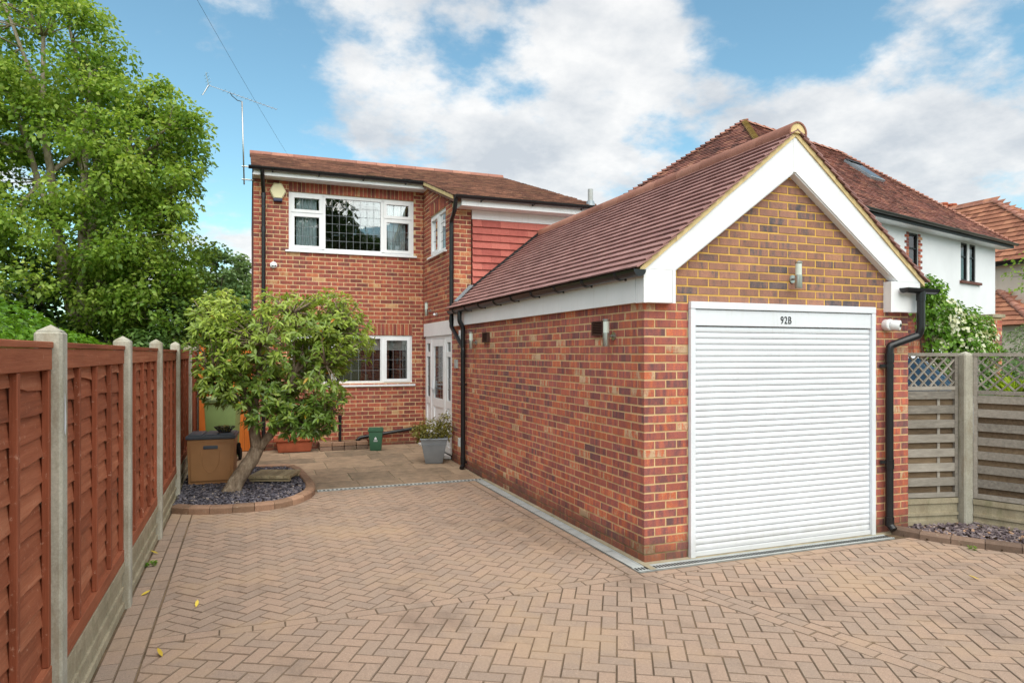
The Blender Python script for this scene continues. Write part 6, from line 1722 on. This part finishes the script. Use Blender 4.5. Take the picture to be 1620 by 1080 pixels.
# parked car
def car():
    t = thing('parked_car', (8.15, 7.15, 0), 'white car parked behind the trellis beside the garage', 'car')
    Mx = Matrix.Translation((8.15, 7.15, -.03)) @ Matrix.Rotation(rad(-90), 4, 'Z') @ Matrix.Rotation(rad(0), 4, 'X')
    # local x = forward (towards -Y world), y = left, z = up
    prof = [(2.15, .35), (2.2, .6), (2.1, .92), (1.95, 1.02), (1.05, 1.16), (.25, 1.80), (-.3, 1.88), (-1.55, 1.84), (-1.95, 1.72), (-2.12, 1.1), (-2.15, .5), (-2.1, .32)]
    hw = [.78, .86, .86, .84, .82, .66, .64, .64, .66, .86, .86, .78]
    vs_ = [(p[0], -w, p[1]) for p, w in zip(prof, hw)] + [(p[0], w, p[1]) for p, w in zip(prof, hw)]; n = len(prof)
    waist = [(-2.12, -.9, 1.08), (-1, -.92, 1.08), (1.05, -.9, 1.12)]
    bm = bmesh.new(); V = [bm.verts.new(v) for v in vs_]
    for i in range(n): bm.faces.new((V[i], V[(i + 1) % n], V[(i + 1) % n + n], V[i + n]))
    # sides split at the waist so they bulge
    wl_ = [bm.verts.new((x, -.91, 1.10)) for x in (-2.0, -.6, .95)]; wr_ = [bm.verts.new((x, .91, 1.10)) for x in (-2.0, -.6, .95)]
    for off, wv, flip in ((0, wl_, 1), (n, wr_, -1)):
        lo = [V[off + i] for i in (0, 1, 2, 3, 4)] + [wv[2], wv[1], wv[0]] + [V[off + i] for i in (9, 10, 11)]
        hi = [V[off + i] for i in (4, 5, 6, 7, 8, 9)] + [wv[0], wv[1], wv[2]]
        for q in (lo, hi): bm.faces.new(q if flip < 0 else q[::-1])
    bmesh.ops.triangulate(bm, faces=[f for f in bm.faces if len(f.verts) > 4])
    bmesh.ops.bevel(bm, geom=[e for e in bm.edges if not e.is_boundary and e.calc_face_angle(0) > .35], offset=.04, segments=2, affect='EDGES')
    bm.transform(Mx); MB().addbm(bm).build('body', 'car_white', t, smooth=45)
    def slab(pts, th, mat, nm):
        pts = [Vector(p) for p in pts]; nn = (pts[1] - pts[0]).cross(pts[2] - pts[0]).normalized()
        n2 = len(pts); MB().add([Mx @ (p + nn * th) for p in pts] + [Mx @ (p - nn * th) for p in pts], [tuple(range(n2)), tuple(range(2 * n2 - 1, n2 - 1, -1))] + [(i, i + n2, (i + 1) % n2 + n2, (i + 1) % n2) for i in range(n2)]).build(nm, mat, t)
    slab([(1.02, -.72, 1.20), (1.02, .72, 1.20), (.32, .58, 1.76), (.32, -.58, 1.76)], .012, 'car_glass', 'windscreen')
    slab([(-1.99, -.6, 1.65), (-1.99, .6, 1.65), (-2.11, .7, 1.15), (-2.11, -.7, 1.15)], .02, 'car_glass', 'rear_window')
    for s in (-1, 1):
        slab([(.75, s * .895, 1.16), (-.35, s * .9, 1.16), (-.35, s * .70, 1.74), (.30, s * .70, 1.72)], .02, 'car_glass', 'side_window'); slab([(-.45, s * .9, 1.16), (-1.6, s * .9, 1.16), (-1.6, s * .72, 1.72), (-.45, s * .70, 1.74)], .02, 'car_glass', 'side_window')
        for x in (1.32, -1.3):
            c = Mx @ Vector((x, s * .80, .34)); axl = Mx.to_3x3() @ Vector((0, s, 0))
            w = MB().lathe([(.2, -.1), (.33, -.09), (.34, 0), (.33, .09), (.22, .1)], c, 22, axl).build('wheel', 'rubber', t, smooth=40); MB().lathe([(.21, .098), (.2, .108), (.05, .09)], c, 16, axl).build('rim', 'steel', w, smooth=40)
        MB().rbox(2.08, 2.19, s * .66 - .16, s * .66 + .16, .72, .88, bev=.02, M4=Mx).build('headlight', 'lamp_clear', t); MB().rbox(-2.16, -2.06, s * .72 - .1, s * .72 + .1, .95, 1.3, bev=.02, M4=Mx).build('tail_light', 'red_lamp', t)
        MB().rbox(.72, .90, s * .98 - .09, s * .98 + .09, 1.12, 1.26, bev=.03, M4=Mx).build('mirror', 'car_white', t, smooth=40)
    MB().rbox(2.14, 2.225, -.5, .5, .55, .72, bev=.01, M4=Mx).build('grille', 'black', t)
car()

# ------------------------------------------------------------------ aerial and cable
ae = thing('tv_aerial', (-.04, 13.1, 4.9), 'thin television aerial on a mast at the left end of the roof', 'aerial')
MB().tube([(-.05, 13.0, 4.78), (-.085, 13.0, 6.24)], .012, 8).build('mast', 'steel', ae, smooth=True)
for z in (4.87, 5.10): MB().tube([(-.09, 13.0, z), (.12, 13.0, z)], .012, 6).build('bracket', 'steel', ae)
A0, A1 = Vector((-.62, 12.85, 6.40)), Vector((.50, 13.25, 6.26))
MB().tube([A0, A1], .0045, 6).build('boom', 'steel', ae)
dv = (A1 - A0).normalized(); sv = Vector((0, 1, 0)); sv = (sv - dv * sv.dot(dv)).normalized()
for k in range(13):
    c = A0.lerp(A1, .22 + .78 * k / 12); l_ = .09 - .003 * k; MB().tube([c - sv * l_, c + sv * l_], .0025, 5).build('element', 'steel', ae)
uv_ = sv.cross(dv)
for s in (-1, 1):
    for k in range(4): c = A0 - dv * .02 * k + uv_ * s * (.03 + .045 * k); MB().tube([c - sv * .12, c + sv * .12], .0025, 5).build('reflector', 'steel', ae)
    MB().tube([A0, A0 - dv * .07 + uv_ * s * .2], .006, 5).build('reflector_arm', 'steel', ae)
MB().tube([(-.085, 13, 6.24), (-.16, 13.0, 6.25), (-.25, 12.97, 6.31), (-.28, 12.96, 6.355)], .007, 6).build('feed_loop', 'black', ae)
cb_ = MB(); e0, e1 = Vector((.80, 12.62, 5.06)), Vector((-2.2, .0, 5.92)); pts = []
for k in range(25):
    q = k / 24; p = e0.lerp(e1, q); p.z -= .35 * 4 * q * (1 - q) * .5; pts.append(p)
cb_.tube(pts, .0016, 5); tag(cb_.build('telephone_cable', 'black'), 'thin overhead cable running from the eaves up across the sky', 'cable')

# ------------------------------------------------------------------ fallen leaves
for i, (x, y, a, lb_) in enumerate(((-.72, 4.10, .4, 'yellow fallen leaf by the fence foot nearest the camera'), (-.34, 5.35, 1.5, 'yellow fallen leaf lying alone on the paving in the left half'), (-.47, 4.55, 2.0, 'yellow fallen leaf between the fence and the cross course of paving'), (-.74, 5.75, .8, 'yellow fallen leaf at the foot of the second concrete post'), (-.745, 6.9, 2.6, 'curled yellow leaf against the gravel board halfway along the fence'), (5.45, 3.75, 2.4, 'yellow fallen leaf on the paving at the far right'))):
    pos = np.array([[x, y, .006]]); o = leaf_object('fallen_leaf', pos, np.array([[.1, -.2, 1.]]), np.array([[math.cos(a), math.sin(a), .06]]), .085, .34, 'leaf_yellow', None, None, droop=-.12, six=True); tag(o, lb_, 'leaf', 'fallen leaves')

# ------------------------------------------------------------------ across the road, seen only in the window glass
broadleaf('street_tree', 'large tree across the road mirrored in the upper window', (4.2, -16, 0), [(4.2, -16, 0), (4.2, -16, 4), (4.4, -16, 8)], .35, [((3.6, -16, 8.0), (3.0, 2.6, 3.4), 3), ((8.0, -17, 6.2), (4.0, 3, 2.8), 2.2), ((.2, -16.5, 6.5), (3, 2.6, 4.4), 1.5)], 190, 70, .34, 'leaf_dark', 'bark_dark', clump_r=1.0, limbs=6)
